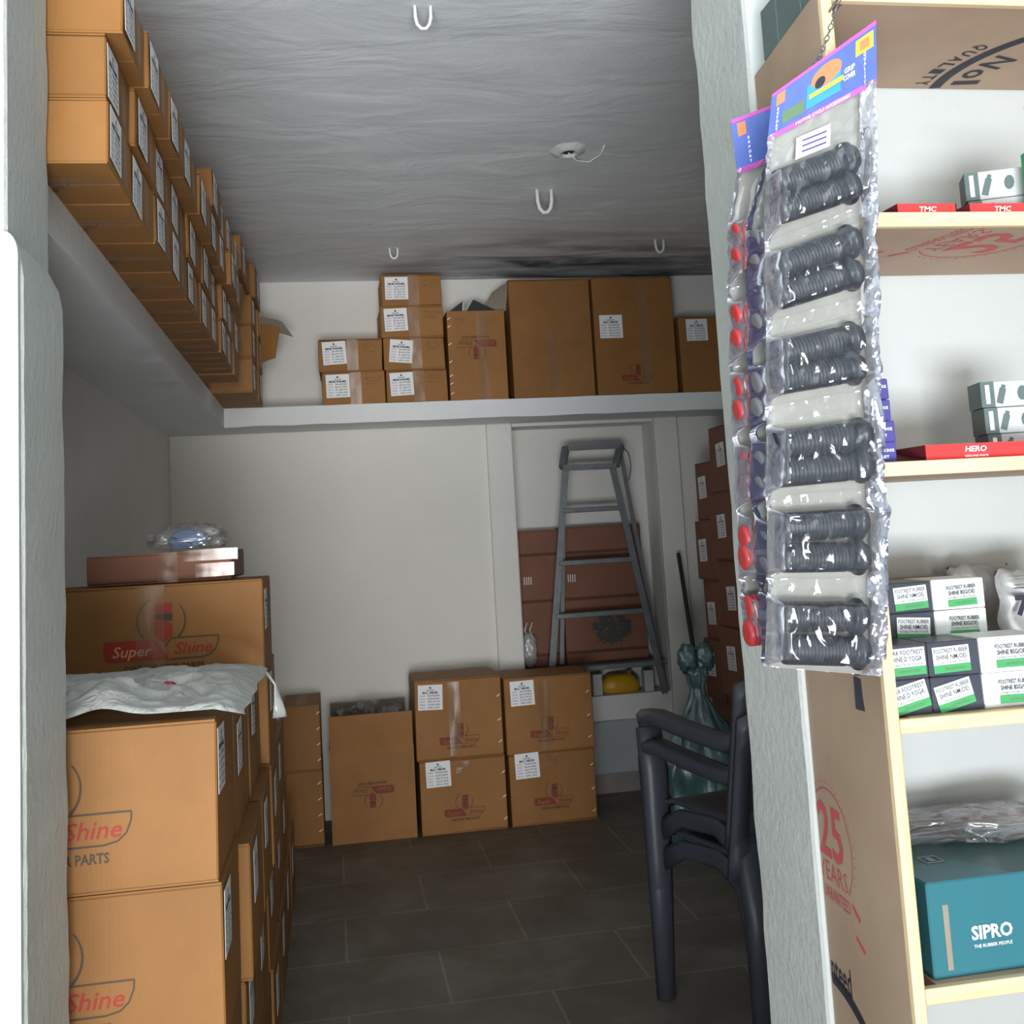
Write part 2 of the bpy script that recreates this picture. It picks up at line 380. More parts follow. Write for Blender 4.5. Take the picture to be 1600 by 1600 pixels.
# front wall around the opening, brushed cement reveals
RL, RR = -.4335, .7215
def plan(name, pts, z0, z1, m, mats=None):
    mb = MB(); n_ = len(pts); v = [(x, y, z0) for x, y in pts]+[(x, y, z1) for x, y in pts]
    mb.add(v, [tuple(range(n_))[::-1], tuple(range(n_, 2*n_))], m)
    for i in range(n_):
        j = (i+1) % n_; mm = m if mats is None else mats.get(i, m)
        mb.add([v[i], v[j], v[n_+j], v[n_+i]], [(0, 1, 2, 3)], mm)
    return mb
# ragged plaster reveal made as a strip with a wobbling arris
def reveal_wall(name, sgn, xr, xout, z0, z1, front, nz=46, seed=0, hx=None):
    mb = MB(); v = []; 
    for i in range(nz+1):
        z = z0+(z1-z0)*i/nz
        a = .0035*noise.noise(Vector((z*9, seed, 0)))+.002*noise.noise(Vector((z*31, seed, 4)))
        b = .0035*noise.noise(Vector((z*9, seed, 9)))+.002*noise.noise(Vector((z*31, seed, 14)))
        x = xr if hx is None else hx(z)
        v += [(xout, YW0, z), (x+a+sgn*.004, YW0, z), (x+a*.5, YW0+.006, z), (x+b, YW1-.004, z), (x+b+sgn*.006, YW1, z), (xout, YW1, z)]
    for i in range(nz):
        k = i*6
        for j, mm in ((0, front), (1, M['reveal']), (2, M['reveal']), (3, M['reveal']), (4, M['wall'])):
            q = (k+j, k+j+1, k+j+7, k+j+6); mb.add([v[t] for t in q], [(0, 1, 2, 3)], mm)
    mb.add([v[0], v[1], v[4], v[5]], [(0, 1, 2, 3)], front); k = nz*6; mb.add([v[k], v[k+1], v[k+4], v[k+5]], [(0, 1, 2, 3)], front)
    return struct(mb.build(name))
def hl(z):
    return RL if z < 1.795 else (RL-.022*min(1, (z-1.795)/.035) if z < 1.83 else RL-.022)
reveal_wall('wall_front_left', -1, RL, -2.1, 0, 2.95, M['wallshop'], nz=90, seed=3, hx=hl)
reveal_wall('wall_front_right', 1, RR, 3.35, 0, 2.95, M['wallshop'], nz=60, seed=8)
sbox('wall_front_top', (RL-.03, YW0, 2.74), (RR+.01, YW1, 2.95), M['reveal'], 0)
# raised plaster pad with a rounded shoulder on the left jamb
mb = MB(); pts = [(-2.0, 0), (-.437, 0), (-.437, 1.785)]
for i in range(7): a = PI/2*i/6; pts.append((-.457+.02*math.cos(a), 1.80+.035*math.sin(a)))
pts += [(-.56, 1.84), (-2.0, 1.84)]
v = [(x, YW0-.012, z) for x, z in pts]+[(x, YW0+.001, z) for x, z in pts]; n_ = len(pts)
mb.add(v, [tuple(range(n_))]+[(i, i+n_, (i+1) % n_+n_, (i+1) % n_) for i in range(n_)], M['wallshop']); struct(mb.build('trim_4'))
# L-shaped loft slab on the left and back walls, edges a little uneven
mb = MB(); N = 70; top = []; 
def edge(mb, pa, pb, inner, n_):
    vs = []
    for i in range(n_+1):
        t = i/n_; x = pa[0]+(pb[0]-pa[0])*t; y = pa[1]+(pb[1]-pa[1])*t
        j = .004*noise.noise(Vector((x*7, y*7, 1))); k = .004*noise.noise(Vector((x*7, y*7, 5)))
        vs += [(x+inner[0], y+inner[1], ZL1), (x, y, ZL1+k*.4), (x, y, ZL0+j), (x+inner[0], y+inner[1], ZL0)]
    f = [(4*i+q, 4*i+q+1, 4*i+q+5, 4*i+q+4) for i in range(n_) for q in (0, 1, 2)]
    mb.add(vs, f, M['loft'])
edge(mb, (XLF, YW1), (XLF, YLF), (-.3, 0), 80)
edge(mb, (XLF, YLF), (XR, YLF), (0, .337), 60)
mb.add([(XL, YLF, ZL1), (XLF, YLF, ZL1), (XLF, YB, ZL1), (XL, YB, ZL1)], [(0, 1, 2, 3)], M['loft'])
mb.add([(XL, YLF, ZL0), (XLF, YLF, ZL0), (XLF, YB, ZL0), (XL, YB, ZL0)], [(3, 2, 1, 0)], M['loft'])
struct(mb.build('trim_5'))

# ---------------------------------------------------------------- printed pieces shared between cartons
def make_label(kind):
    mb = MB(); s = .115; mb.box((-s/2, -s/2, 0), (s/2, s/2, .0006), M['paper'])
    z = .0011; I = M['ink']
    mb.arc(0, .044, .003, 0, 2*PI, .004, I, n_=10, z=z); text(mb, 'Super Shine', 0, .034, .0065, I, z=z, width=.034)
    head = {'visor': 'M.C. VISOR', 'panel': 'SIDE PANEL'}[kind]
    text(mb, head, 0, .022, .009, I, z=z, width=.088 if kind == 'panel' else .072, bold=.05)
    rows = {'visor': (('MODEL', 'SPLENDER'), ('COLOUR', 'BLACK/RED'), ('QTY', '50 PCS'), ('MRP', '270.00'), ('PKD', 'APR 2022')),
            'panel': (('MODEL', 'SHINE'), ('COLOUR', 'BLUE STAR'), ('QTY', '5 SETS'), ('MRP', '1150.00'), ('PKD', 'APR 2022'))}[kind]
    for i, (a, b) in enumerate(rows):
        y = .008-.0135*i; text(mb, a, -.050, y, .0055, I, z=z, align='l', width=.026, bold=0); text(mb, b, -.012, y, .007, I, z=z, align='l', width=.056, bold=.01)
    return mb.mesh('shipping_label')
LBL = {k: make_label(k) for k in ('visor', 'panel')}
def make_logo(kind):
    """circle mark over a two-part banner, unit = banner width"""
    mb = MB(); red, dk, pale = (M['red'], M['greyprint'], M['pale']) if kind == 'fresh' else (M['redfade'], M['inkfade'], M['card'])
    zz = .001
    # banner: left half filled, right half outline
    L = [(-.5, .09)]+[(-.5+.06+(-.06)*math.cos(a), -.03-.06*math.sin(a)) for a in [0, .4, .8, 1.2, 1.57]]+[(.07, -.095), (-.06, .09)]
    mb.poly([(x, y, zz) for x, y in L], red)
    def line(p, q, wd=.011):
        p, q = Vector((*p, 0)), Vector((*q, 0)); d = (q-p).normalized(); n_ = Vector((-d.y, d.x, 0))*wd/2
        mb.poly([(*(p-n_).xy, zz), (*(q-n_).xy, zz), (*(q+n_).xy, zz), (*(p+n_).xy, zz)], dk)
    R = [(-.06, .09), (.03, .02), (.085, .092), (.5, .092), (.497, .04), (.47, -.03), (.42, -.075), (.34, -.093), (.07, -.095)]
    for a, b in zip(R[1:], R[2:]): line(a, b)
    text(mb, 'Super', -.25, -.005, .095, pale, width=.33, shear=.25, bold=.008, z=zz+.0006)
    text(mb, 'Shine', .285, 0, .10, red, width=.33, shear=.25, bold=.012, z=zz)
    text(mb, 'GENUINE FIBER PARTS', .02, -.165, .058, dk, width=.70, bold=.03, z=zz)
    # round mark
    mb.arc(0, .25, .21, math.radians(-45), math.radians(40), .018, dk, z=zz, wd1=.010)
    mb.arc(0, .25, .21, math.radians(115), math.radians(225), .014, dk, z=zz)
    mb.poly([(-.05, .40, zz), (.10, .41, zz), (.10, .32, zz), (-.05, .315, zz)], red)
    mb.poly([(-.05, .31, zz), (.10, .315, zz), (.10, .245, zz), (-.05, .265, zz)], dk)
    mb.poly([(-.06, .25, zz), (.02, .255, zz), (.10, .22, zz), (.10, .12, zz), (.02, .05, zz), (-.06, .12, zz)], red)
    return mb.mesh('printed_logo')
LOGO = {k: make_logo(k) for k in ('fresh', 'faded')}

# ---------------------------------------------------------------- cartons
def face_mx(w, d, h, side, u, v, tilt=0, off=.0012, scale=1, flip=False):
    if side == 'front': o, r, up = (u, -d/2-off, h/2+v), (1, 0, 0), (0, 0, 1)
    elif side == 'right': o, r, up = (w/2+off, u, h/2+v), (0, 1, 0), (0, 0, 1)
    elif side == 'left': o, r, up = (-w/2-off, u, h/2+v), (0, -1, 0), (0, 0, 1)
    elif side == 'top': o, r, up = (u, v, h+off), (1, 0, 0), (0, 1, 0)
    else: o, r, up = (u, v, -off), (1, 0, 0), (0, -1, 0)
    m = frame(o, r, up) @ Matrix.Rotation(tilt+(PI if flip else 0), 4, 'Z') @ Matrix.Scale(scale, 4); return m
def tape_strip(mb, length, wd=.048, n_=14, seed=0):
    v = []
    for i in range(n_+1):
        y = -length/2+length*i/n_
        for x in (-wd/2, 0, wd/2): v.append((x+.0015*noise.noise(Vector((y*20, x*40, seed))), y, .0004+.0012*abs(noise.noise(Vector((y*45, x*60, seed))))))
    mb.add(v, [(3*i+k, 3*i+k+1, 3*i+k+4, 3*i+k+3) for i in range(n_) for k in (0, 1)], M['tape'], None, True)
    return mb
def carton(x0, x1, y0, y1, z0, z1, label, group, rz=0, mat='card', labels=(), logos=(), tapes=(), seam='x', flaps=None, staples=None, jit=.002, name='carton', scrawl=None, gap=.0015):
    x0 += gap; x1 -= gap; y0 += gap; y1 -= gap; z1 -= .0015
    w, d, h = x1-x0, y1-y0, z1-z0
    R = root(name, ((x0+x1)/2, (y0+y1)/2, z0), label, 'box', group, rz)
    mb = MB(); t = .0035; m = M[mat]
    if flaps:   # open carton: four walls, floor, flaps standing up
        mb.box((-w/2, -d/2, 0), (w/2, -d/2+t, h), m); mb.box((-w/2, d/2-t, 0), (w/2, d/2, h), m)
        mb.box((-w/2, -d/2+t, 0), (-w/2+t, d/2-t, h), m); mb.box((w/2-t, -d/2+t, 0), (w/2, d/2-t, h), m)
        mb.box((-w/2+t, -d/2+t, 0), (w/2-t, d/2-t, .01), m)
        mb.build('body', R)
        for fl in flaps: fl(R, w, d, h)
    else:
        mb.box((-w/2, -d/2, t), (w/2, d/2, h-t), m, c=.003, jit=jit*.5)
        g = .0012   # outer flaps meeting along the middle, top and bottom
        if seam == 'x':
            for zz in ((0, t), (h-t, h)):
                mb.box((-w/2+.001, -d/2+.001, zz[0]), (w/2-.001, -g, zz[1]), m); mb.box((-w/2+.001, g, zz[0]), (w/2-.001, d/2-.001, zz[1]), m)
        else:
            for zz in ((0, t), (h-t, h)):
                mb.box((-w/2+.001, -d/2+.001, zz[0]), (-g, d/2-.001, zz[1]), m); mb.box((g, -d/2+.001, zz[0]), (w/2-.001, d/2-.001, zz[1]), m)
        mb.build('body', R)
    for (kind, side, u, v, tilt, s) in labels: put('shipping_label', LBL[kind], R, face_mx(w, d, h, side, u, v, tilt, .0022, s))
    for (kind, side, u, v, s, flip) in logos: put('printed_logo', LOGO[kind], R, face_mx(w, d, h, side, u, v, 0, .0012, s, flip))
    for (side, u, v, ln, vert, wd) in tapes:
        tb = tape_strip(MB(), ln, wd, seed=random.random()*9); put('packing_tape', tb.mesh('packing_tape'), R, face_mx(w, d, h, side, u, v, 0 if vert else PI/2, .0026))
    if staples:
        sb = MB()
        for (side, u, v) in staples:
            mm = face_mx(w, d, h, side, u, v, .6, .002); sb.box((-.009, -.0018, 0), (.009, .0018, .002), M['whitep'], mm)
        sb.build('staple_row', R)
    if scrawl:
        sb = MB()
        for (side, u, v, wd, seed) in scrawl:
            mm = face_mx(w, d, h, side, u, v, 0, .0016); rnd = random.Random(seed)
            for k in range(3):
                y = -.016*k; x = -wd/2
                while x < wd/2*(1-.3*k):
                    p = Vector((x, y+rnd.uniform(-.004, .004), 0)); q = p+Vector((rnd.uniform(.004, .010), rnd.uniform(-.008, .008), 0)); dd = (q-p).normalized(); nn = Vector((-dd.y, dd.x, 0))*.0009
                    sb.poly([p-nn, q-nn, q+nn, p+nn], M['inkfade'], mm); x += rnd.uniform(.006, .012)
        sb.build('pen_note', R)
    return R
def flap(side, ang, ln, mat='card', span=1.0, off=0, in_mat=None, wobble=0):
    """a lid flap hinged on the rim, ang from vertical, outward positive"""
    def f(R, w, d, h):
        mb = MB(); t = .0035
        L = (w if side in ('front', 'back') else d)*span
        n_ = 6; v = []
        for j in range(n_+1):
            q = j/n_; 
            for i in range(n_+1):
                s_ = i/n_-.5; bow = wobble*math.sin(PI*q)*math.cos(PI*s_); a = ang+.12*wobble*20*q*s_
                x = s_*L+off; o = math.sin(a)*ln*q+bow; zz = h+math.cos(a)*ln*q
                v.append({'front': (x, -d/2-o, zz), 'back': (x, d/2+o, zz), 'left': (-w/2-o, x, zz), 'right': (w/2+o, x, zz)}[side])
        F = [(j*(n_+1)+i, j*(n_+1)+i+1, (j+1)*(n_+1)+i+1, (j+1)*(n_+1)+i) for j in range(n_) for i in range(n_)]
        mb.add(v, F, M[mat])
        o = mb.build('flap', R); md = o.modifiers.new('thickness', 'SOLIDIFY'); md.thickness = t; md.offset = 0
        if in_mat: o['label'] = 'dark flap'
        return o
    return f

# left loft: long rows of flat cartons, short ends to the aisle
ordn = ['nearest', 'second', 'third', 'fourth', 'fifth', 'sixth', 'seventh', 'eighth', 'ninth']
seams = [1.912, 2.148, 2.425, 2.684, 2.983, 3.285, 3.56, 3.80, 4.03, 4.262]
rowh = .1195; XE = [-.355, -.352, -.322, -.318]
rown = ['bottom row', 'second row', 'third row', 'top row']
for r_ in range(4):
    for c_ in range(9):
        if r_ == 3 and c_ < 5: continue
        xe = XE[r_]+random.uniform(-.006, .006)+(.012 if (r_ < 3 and c_ > 6) else 0)
        y0, y1 = seams[c_], seams[c_+1]; z0 = ZL1+r_*rowh
        fl = None
        lb = [('panel', 'right', -(y1-y0)*.24+random.uniform(-.01, .01), random.uniform(-.004, .004), random.uniform(-.08, .08), .86)]
        lg = [('faded', 'bottom', .02, 0, .20, False)] if r_ == 0 else []
        tp = [('right', .03, 0, .10, True, .045)]+([('bottom', -.0, -.02, .40, False, .05)] if r_ == 0 else [])
        carton(XL+.005, xe, y0, y1, z0, z0+rowh, 'flat carton in the %s on the left loft, %s from the doorway' % (rown[r_], ordn[c_] if r_ < 3 else ordn[c_-5]),
               'flat cartons in rows on the left loft', mat='card', labels=lb, logos=lg, tapes=tp, rz=random.uniform(-.004, .004), jit=.004, gap=.0025)
# near second-row carton has a loose end flap carrying its label: a bent side flap
def loose_flap(y0, z0, w_, h_, x, label):
    mb = MB(); v = []; n_ = 5
    for j in range(2):
        for i in range(n_+1):
            q = i/n_; v.append((x+.018*math.sin(q*1.3), y0+w_*q, z0+j*h_))
    return v
# cartons at the far end of the left loft
ys = 4.80; zr = [ZL1, 2.187, 2.335, 2.468]
for k in range(3):
    carton(XL+.005, -.31+.002*k, ys, 5.10, zr[k], zr[k+1], 'carton near the loft corner, %s of its three-high stack' % ['bottom', 'middle', 'top'][k], 'stacked cartons in the loft corner',
           labels=[('panel', 'right', -.07, 0, .05, .9)], tapes=[('front', .17, 0, .10, True, .05)])
    carton(XL+.005, -.30+.002*k, 5.11, 5.33, zr[k], zr[k+1], 'carton wedged into the loft corner, %s of its short stack' % ['bottom', 'middle', 'top'][k], 'stacked cartons in the loft corner',
           labels=[('panel', 'right', -.03, 0, -.05, .9)])
carton(XL+.005, -.315, 4.37, 4.86, 2.470, 2.613, 'topmost carton jutting out over the far stack on the left loft', 'stacked cartons in the loft corner', labels=[('panel', 'right', -.10, .0, .05, .9)])
carton(XL+.005, -.292, 4.87, 5.20, 2.470, 2.63, 'high carton behind the jutting one beside the ceiling on the left loft', 'stacked cartons in the loft corner', labels=[('panel', 'right', 0, .0, -.05, .9)])
carton(XL+.005, -.345, 4.29, 4.50, ZL1, 2.30, 'open-topped carton with ragged flaps between the rows and the loft corner', 'flat cartons in rows on the left loft',
       flaps=[flap('right', .35, .10), flap('front', .1, .07, wobble=.01)], labels=[('panel', 'right', 0, .03, 0, .9)])
# opened lid flaps of the corner cartons, one dark inside out
def loose_panel(name, pts, m, label):
    q = [Vector(p) for p in pts]; R = root(name, q[0], label, 'flap'); mb = MB(); n_ = 5
    def fn(u, v):
        p = (q[0].lerp(q[1], u)).lerp(q[3].lerp(q[2], u), v)-q[0]; return p+Vector((0, .006*math.sin(PI*u), .004*math.sin(PI*u)))
    grid_surface(mb, fn, n_, n_, m, False); o = mb.build('panel', R); md = o.modifiers.new('t', 'SOLIDIFY'); md.thickness = .004
    return R
Yc = 5.30
loose_panel('cardboard_flap', [aty(406, 495, 5.2), aty(441, 503, 5.25), aty(458, 526, 5.3), aty(407, 513, 5.25)], M['cardin'], 'dark grey lid flap sticking out over the back wall from the loft corner stack')
loose_panel('cardboard_flap', [aty(407, 507, 5.2), aty(437, 512, 5.25), aty(430, 560, 5.25), aty(408, 568, 5.2)], M['card'], 'brown lid flap hanging open under the dark one in the loft corner')
# back loft
YL = 5.352
def peak(k, xa, xm, xb):
    # a torn lid flap folded up to a point, dark inside, pale torn edge
    def f(R, w, d, h):
        mb = MB(); y = -d/2+.03+.02*k; H = .068+.008*k; v = [(xa, y, h-.005), (xb, y, h-.005), (xm, y+.03, h+H)]
        if k == 0: v[2] = (xb+.005, y+.03, h+H)
        mb.add(v+[(p[0], p[1]+.004, p[2]) for p in v], [(0, 1, 2), (5, 4, 3), (0, 2, 5, 3), (1, 0, 3, 4), (2, 1, 4, 5)], M['carddark'])
        e = Vector(v[2]); b_ = Vector(v[0] if k else v[1]); dd = Vector((.012, 0, 0)); o1 = Vector((0, -.002, 0))
        mb.add([b_+o1-dd, b_+o1, e+o1, e+o1-dd*.6], [(0, 1, 2, 3)], M['greycard'])
        o = mb.build('flap', R); o['label'] = 'dark pointed lid flap'
    return f
def bl(xa, ya, xb, yb, dep, label, group='cartons along the back loft', **kw):
    a = aty(xa, ya, YL); b = aty(xb, yb, YL); z0 = min(a.z, b.z); 
    return carton(a.x, b.x, YL, YL+dep, kw.pop('z0', z0), kw.pop('z1', max(a.z, b.z)), label, group, **kw)
zz = [ZL1, 2.2, 2.363, 2.52, 2.684]
side = 'small labelled carton, %s'
for (xa, xb, k, lab, tilt, uo) in ((501, 600, 0, 'lower of the short pair at the left of the back loft', .02, 0), (498, 598, 1, 'upper of the short pair at the left of the back loft', .05, 0),
                        (601, 697, 0, 'bottom of the four-high stack on the back loft', .04, 0), (600, 696, 1, 'second up in the four-high stack on the back loft', -.09, .01),
                        (596, 695, 2, 'third up in the four-high stack on the back loft', .04, 0), (600, 696, 3, 'on top of the four-high stack under the ceiling', 0, 0)):
    xa_, xb_ = aty(xa, 560, YL).x, aty(xb, 560, YL).x; w_ = xb_-xa_
    carton(xa_, xb_, YL, YL+.31, zz[k], zz[k+1], side % lab, 'labelled small cartons on the back loft', labels=[('panel', 'front', -w_/2+.078+uo, .012, tilt, 1)],
           tapes=[('front', .01, 0, .155, True, .055)], scrawl=[('front', .10, .05, .08, k*7+xa)], jit=.006, rz=[.004, -.008, .01, -.01, .012, -.006][int(k+(2 if xa > 590 else 0)) % 6])
carton(.612, .908, YL, YL+.28, ZL1, 2.492, 'tall carton with dark flaps standing open on top of it', 'cartons along the back loft', tapes=[('front', .03, 0, .44, True, .06)],
       logos=[('faded', 'front', 0, .06, .20, True)], flaps=[peak(0, -.143, 0, -.052), peak(1, -.048, .004, .143)],
       staples=[('front', -.137, v) for v in (.19, .15, .06, -.03, -.10, -.14, -.19)], scrawl=[('front', .08, .19, .07, 4), ('front', -.08, .19, .05, 9)])
carton(.935, 1.362, YL, YL+.27, ZL1, 2.648, 'big plain carton without a label in the middle of the back loft', 'cartons along the back loft', tapes=[('front', .0, -.12, .30, True, .05)], scrawl=[('front', .10, -.02, .09, 5)], jit=.005)
carton(1.372, 1.802, YL, YL+.27, ZL1, 2.652, 'big carton with a white label and faded red logo on the back loft', 'cartons along the back loft', labels=[('visor', 'front', -.125, .05, 0, 1.05)],
       logos=[('faded', 'front', 0, -.22, .17, False)], tapes=[('front', .05, 0, .58, True, .05)], jit=.005)
carton(1.825, 2.12, YL, YL+.27, ZL1, 2.435, 'lower carton at the dark right end of the back loft', 'cartons along the back loft', labels=[('visor', 'front', -.05, .13, 0, 1.0)], jit=.004)
# raised pale flap between the tall carton and the big plain one
a_, b_, c_2, d_2 = aty(748, 487, 5.50), aty(792, 488, 5.40), aty(794, 441, 5.40), aty(772, 452, 5.5)
loose_panel('cardboard_flap', [aty(752, 486, 5.46), aty(790, 486, 5.40), aty(793, 441, 5.38), aty(768, 458, 5.46)], M['cardin'], 'pale grey lid flap leaning between the tall carton and the big plain carton')
if 0: mb = MB(); mb.add([(.915, 5.50, 2.50), (.925, 5.40, 2.50), (.945, 5.37, 2.655), (.935, 5.52, 2.655), (.86, 5.46, 2.54)], [(0, 4, 2, 3)], M['cardin'])

# floor stack on the left
XS = -.775
cols = [(1.957, 2.275), (2.29, 2.66), (2.675, 3.045), (3.06, 3.45), (3.465, 3.86), (3.875, 4.27), (4.285, 4.66)]
lev = ['floor level', 'second level', 'third level', 'top level']
near_to = ['front', 'second', 'third', 'fourth', 'fifth', 'sixth', 'last']
for c_, (y0, y1) in enumerate(cols):
    H = .2675 if c_ == 0 else .259
    for k in range(4):
        if (k == 3 and c_ > 3) or (k == 2 and c_ > 4) or (k == 1 and c_ > 5): continue
        xe = -.2045
        if c_ > 0: xe = {3: -.208, 2: -.182, 1: -.196, 0: -.192}[k]+random.uniform(-.004, .004)
        if c_ == 0 and k < 3: xe = -.2
        if c_ == 3 and k == 3: xe = -.182
        lb = [('panel' if k % 2 else 'visor', 'right', -(y1-y0)*.18, .045+random.uniform(-.01, .01), random.uniform(-.08, .08), .9)]
        if c_ == 0: lb = [('panel', 'right', -.095, .06, -.03, .95)]
        lg = [('fresh', 'front', -.483-(XS+xe)/2+.0, -.03, .277, False)] if c_ == 0 else []
        carton(XS, xe, y0, y1, k*H, (k+1)*H, 'large carton of the left floor stack, %s column, %s' % (near_to[c_], lev[k]), 'large cartons stacked on the floor by the left wall',
               labels=lb, logos=lg, jit=.003, tapes=[('right', .06, 0, .25, True, .05)] if c_ else [])
carton(-.765, -.178, 2.90, 3.235, 1.0365, 1.278, 'wide carton with a big red logo on top of the left floor stack', 'large cartons stacked on the floor by the left wall',
       logos=[('fresh', 'front', .04, -.04, .28, False)], tapes=[('front', .013, 0, .238, True, .07)], labels=[('panel', 'right', -.08, .04, 0, .9)], jit=.004)
carton(-.632, -.262, 3.0, 3.42, 1.279, 1.358, 'low taped carton lying highest on the left floor stack', 'large cartons stacked on the floor by the left wall', mat='cardold',
       tapes=[('front', .13, .028, .14, False, .03), ('front', .14, -.012, .1, False, .035), ('front', .02, 0, .078, True, .05)], jit=.002)
# clear bag with a blue part on the topmost carton
R = root('plastic_bag', (-.385, 3.10, 1.3575), 'clear plastic bag holding a blue part on the highest carton of the left stack', 'bag')
mb = MB(); blob(mb, (0, 0, .030), .088, .06, .038, M['polyclear'], 2, .28, 3.2); mb.build('film', R)
mb = MB(); blob(mb, (.0, -.005, .028), .045, .035, .030, M['blueitem'], 5, .15, 1.6); mb.ribbon([(-.04, -.035, .040), (0, -.042, .026), (.04, -.034, .012)], [.004]*3, [.004]*3, M['ink']); mb.build('blue_part', R)

# crumpled milky bag spread over the near column
def sheet_bag():
    R = root('polythene_bag', (-.40, 2.35, 1.072), 'crumpled milky polythene bag spread over the left floor stack', 'bag')
    mb = MB(); z00 = 1.072
    x0, x1, y0, y1 = -.76, -.160, 1.985, 2.70
    def fn(u, v):
        x = x0+(x1-x0)*u; y = y0+(y1-y0)*v
        p = Vector((x*5, y*5, .3)); rg = 1-2*abs(noise.noise(p)); rg2 = 1-3*abs(noise.noise(p*2.9+Vector((3, 1, 0))))+.5*noise.noise(p*7)
        e = min(1, 6*u, 6*(1-u), 4*v, 4*(1-v)); e = max(0, e)**.6
        hump = .030*math.exp(-((x+.40)/.045)**2-((y-2.10)/.12)**2)
        z = .006+e*(.010+.022*max(0, rg)+.015*rg2)*(1-.45*v)+hump*1.25
        z += .004
        xx = x+.02*noise.noise(Vector((y*6, 0, 2))); yy = y+.025*noise.noise(Vector((x*7, 1, 2)))
        if xx > -.21:
            z -= (xx+.21)*.25
        return (xx+.40, yy-2.35, max(z, .004 if xx < -.215 else -.2))
    grid_surface(mb, fn, 90, 90, M['poly']); o = mb.build('sheet', R)
    mb = MB()   # twisted tail hanging down the aisle side
    P = [(-.24, 2.62, 1.085), (-.19, 2.66, 1.077), (-.165, 2.70, 1.06), (-.145, 2.71, 1.03), (-.138, 2.70, .99), (-.135, 2.69, .955)]
    mb.ribbon([(a+.40, b-2.35, c-z00) for a, b, c in P], [.05, .03, .014, .012, .022, .034], [.012, .01, .006, .006, .01, .014], M['poly']); mb.build('tail', R)
    mb = MB(); blob(mb, (.055, -.10, .026), .032, .015, .009, M['redpink'], 4, .2, 2); mb.build('pink_packet', R)
    mb = MB(); mb.box((.085-.3, .02, .055), (.12-.3, .035, .10), M['hyel']); 
    return R
sheet_bag()

# cartons standing against the back wall
YF = 5.2
G = 'cartons against the back wall'
for k, (z0, z1, l) in enumerate(((0, .335, 'lower'), (.335, .628, 'upper'))):
    carton(-.262+.01*k, -.078-.002*k, YF+.02, YF+.44, z0, z1, 'narrow stapled carton beside the tall stack, %s of two' % l, G, mat='card', staples=[('front', .075, v) for v in (-.1, -.03, .04, .11)], jit=.004,
           tapes=[('top', 0, 0, .4, True, .05)])
carton(-.046, .343, YF, YF+.40, 0, .415, 'wide open carton with its front flap raised, between the narrow and labelled ones', G,
       flaps=[flap('front', .075, .158, 'card', .99, wobble=.003), flap('left', -.5, .09, 'cardin', .9), flap('right', -.3, .12, 'cardin', .9), flap('back', -.03, .16, 'cardin', .96)],
       logos=[('faded', 'front', .0, .02, .19, True)], jit=.004)
R = root('plastic_sheet', (.15, YF+.2, .5), 'loose clear plastic liner poking out of the open carton', 'bag')
mb = MB(); rnd = random.Random(3)
for k, (px_, hh) in enumerate(((-.10, .10), (.0, .13), (.10, .11))):
    def fn(u, v, px_=px_, hh=hh): return (px_+(u-.5)*.15*(1.1-.5*v)+.02*noise.noise(Vector((u*4, v*4, k))), .08*noise.noise(Vector((u*3, v*3, k+5))), v*hh+.02*noise.noise(Vector((u*5, v*2, k+9)))-.02)
    grid_surface(mb, fn, 14, 14, M['polyclear'])
mb.build('liner', R)
for (x0, x1, z0, z1, lab, lx, lz, tilt, lgz, tp) in ((.362, .768, 0, .333, 'lower carton of the left labelled pair by the back wall', -.115, .105, .02, -.075, 0),
                        (.353, .765, .334, .70, 'upper carton of the left labelled pair by the back wall', -.13, .105, -.03, -.10, 1),
                        (.782, 1.198, 0, .326, 'lower carton of the right labelled pair by the back wall', -.12, .11, .03, -.06, 0),
                        (.776, 1.205, .327, .678, 'upper carton of the right labelled pair by the back wall', -.125, .105, .02, -.09, 1)):
    carton(x0, x1, YF, YF+.33, z0, z1, lab, G, labels=[('visor', 'front', lx, lz, tilt, 1)], logos=[('faded', 'front', .0, lgz, .19, False)], jit=.004,
           tapes=[('front', -.02, 0, z1-z0-.03, True, .055)] if tp else [('front', .0, .13, .05, True, .06)],
           staples=[('front', .19, v) for v in (-.12, -.02, .09)], seam='x')

# dark pile on the right
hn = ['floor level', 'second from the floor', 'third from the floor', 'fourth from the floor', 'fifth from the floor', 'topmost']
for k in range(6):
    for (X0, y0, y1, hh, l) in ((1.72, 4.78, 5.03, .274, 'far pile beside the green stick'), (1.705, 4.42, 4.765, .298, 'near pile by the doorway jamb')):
        carton(X0+(.02 if k % 2 else 0), 2.2, y0, y1, k*hh, (k+1)*hh, 'shaded maroon carton, %s of the %s' % (hn[k], l), 'dim cartons piled by the right wall', mat='cardold', labels=[('visor', 'left', .03, .02*(k % 3-1), .05, .9)], jit=.003)

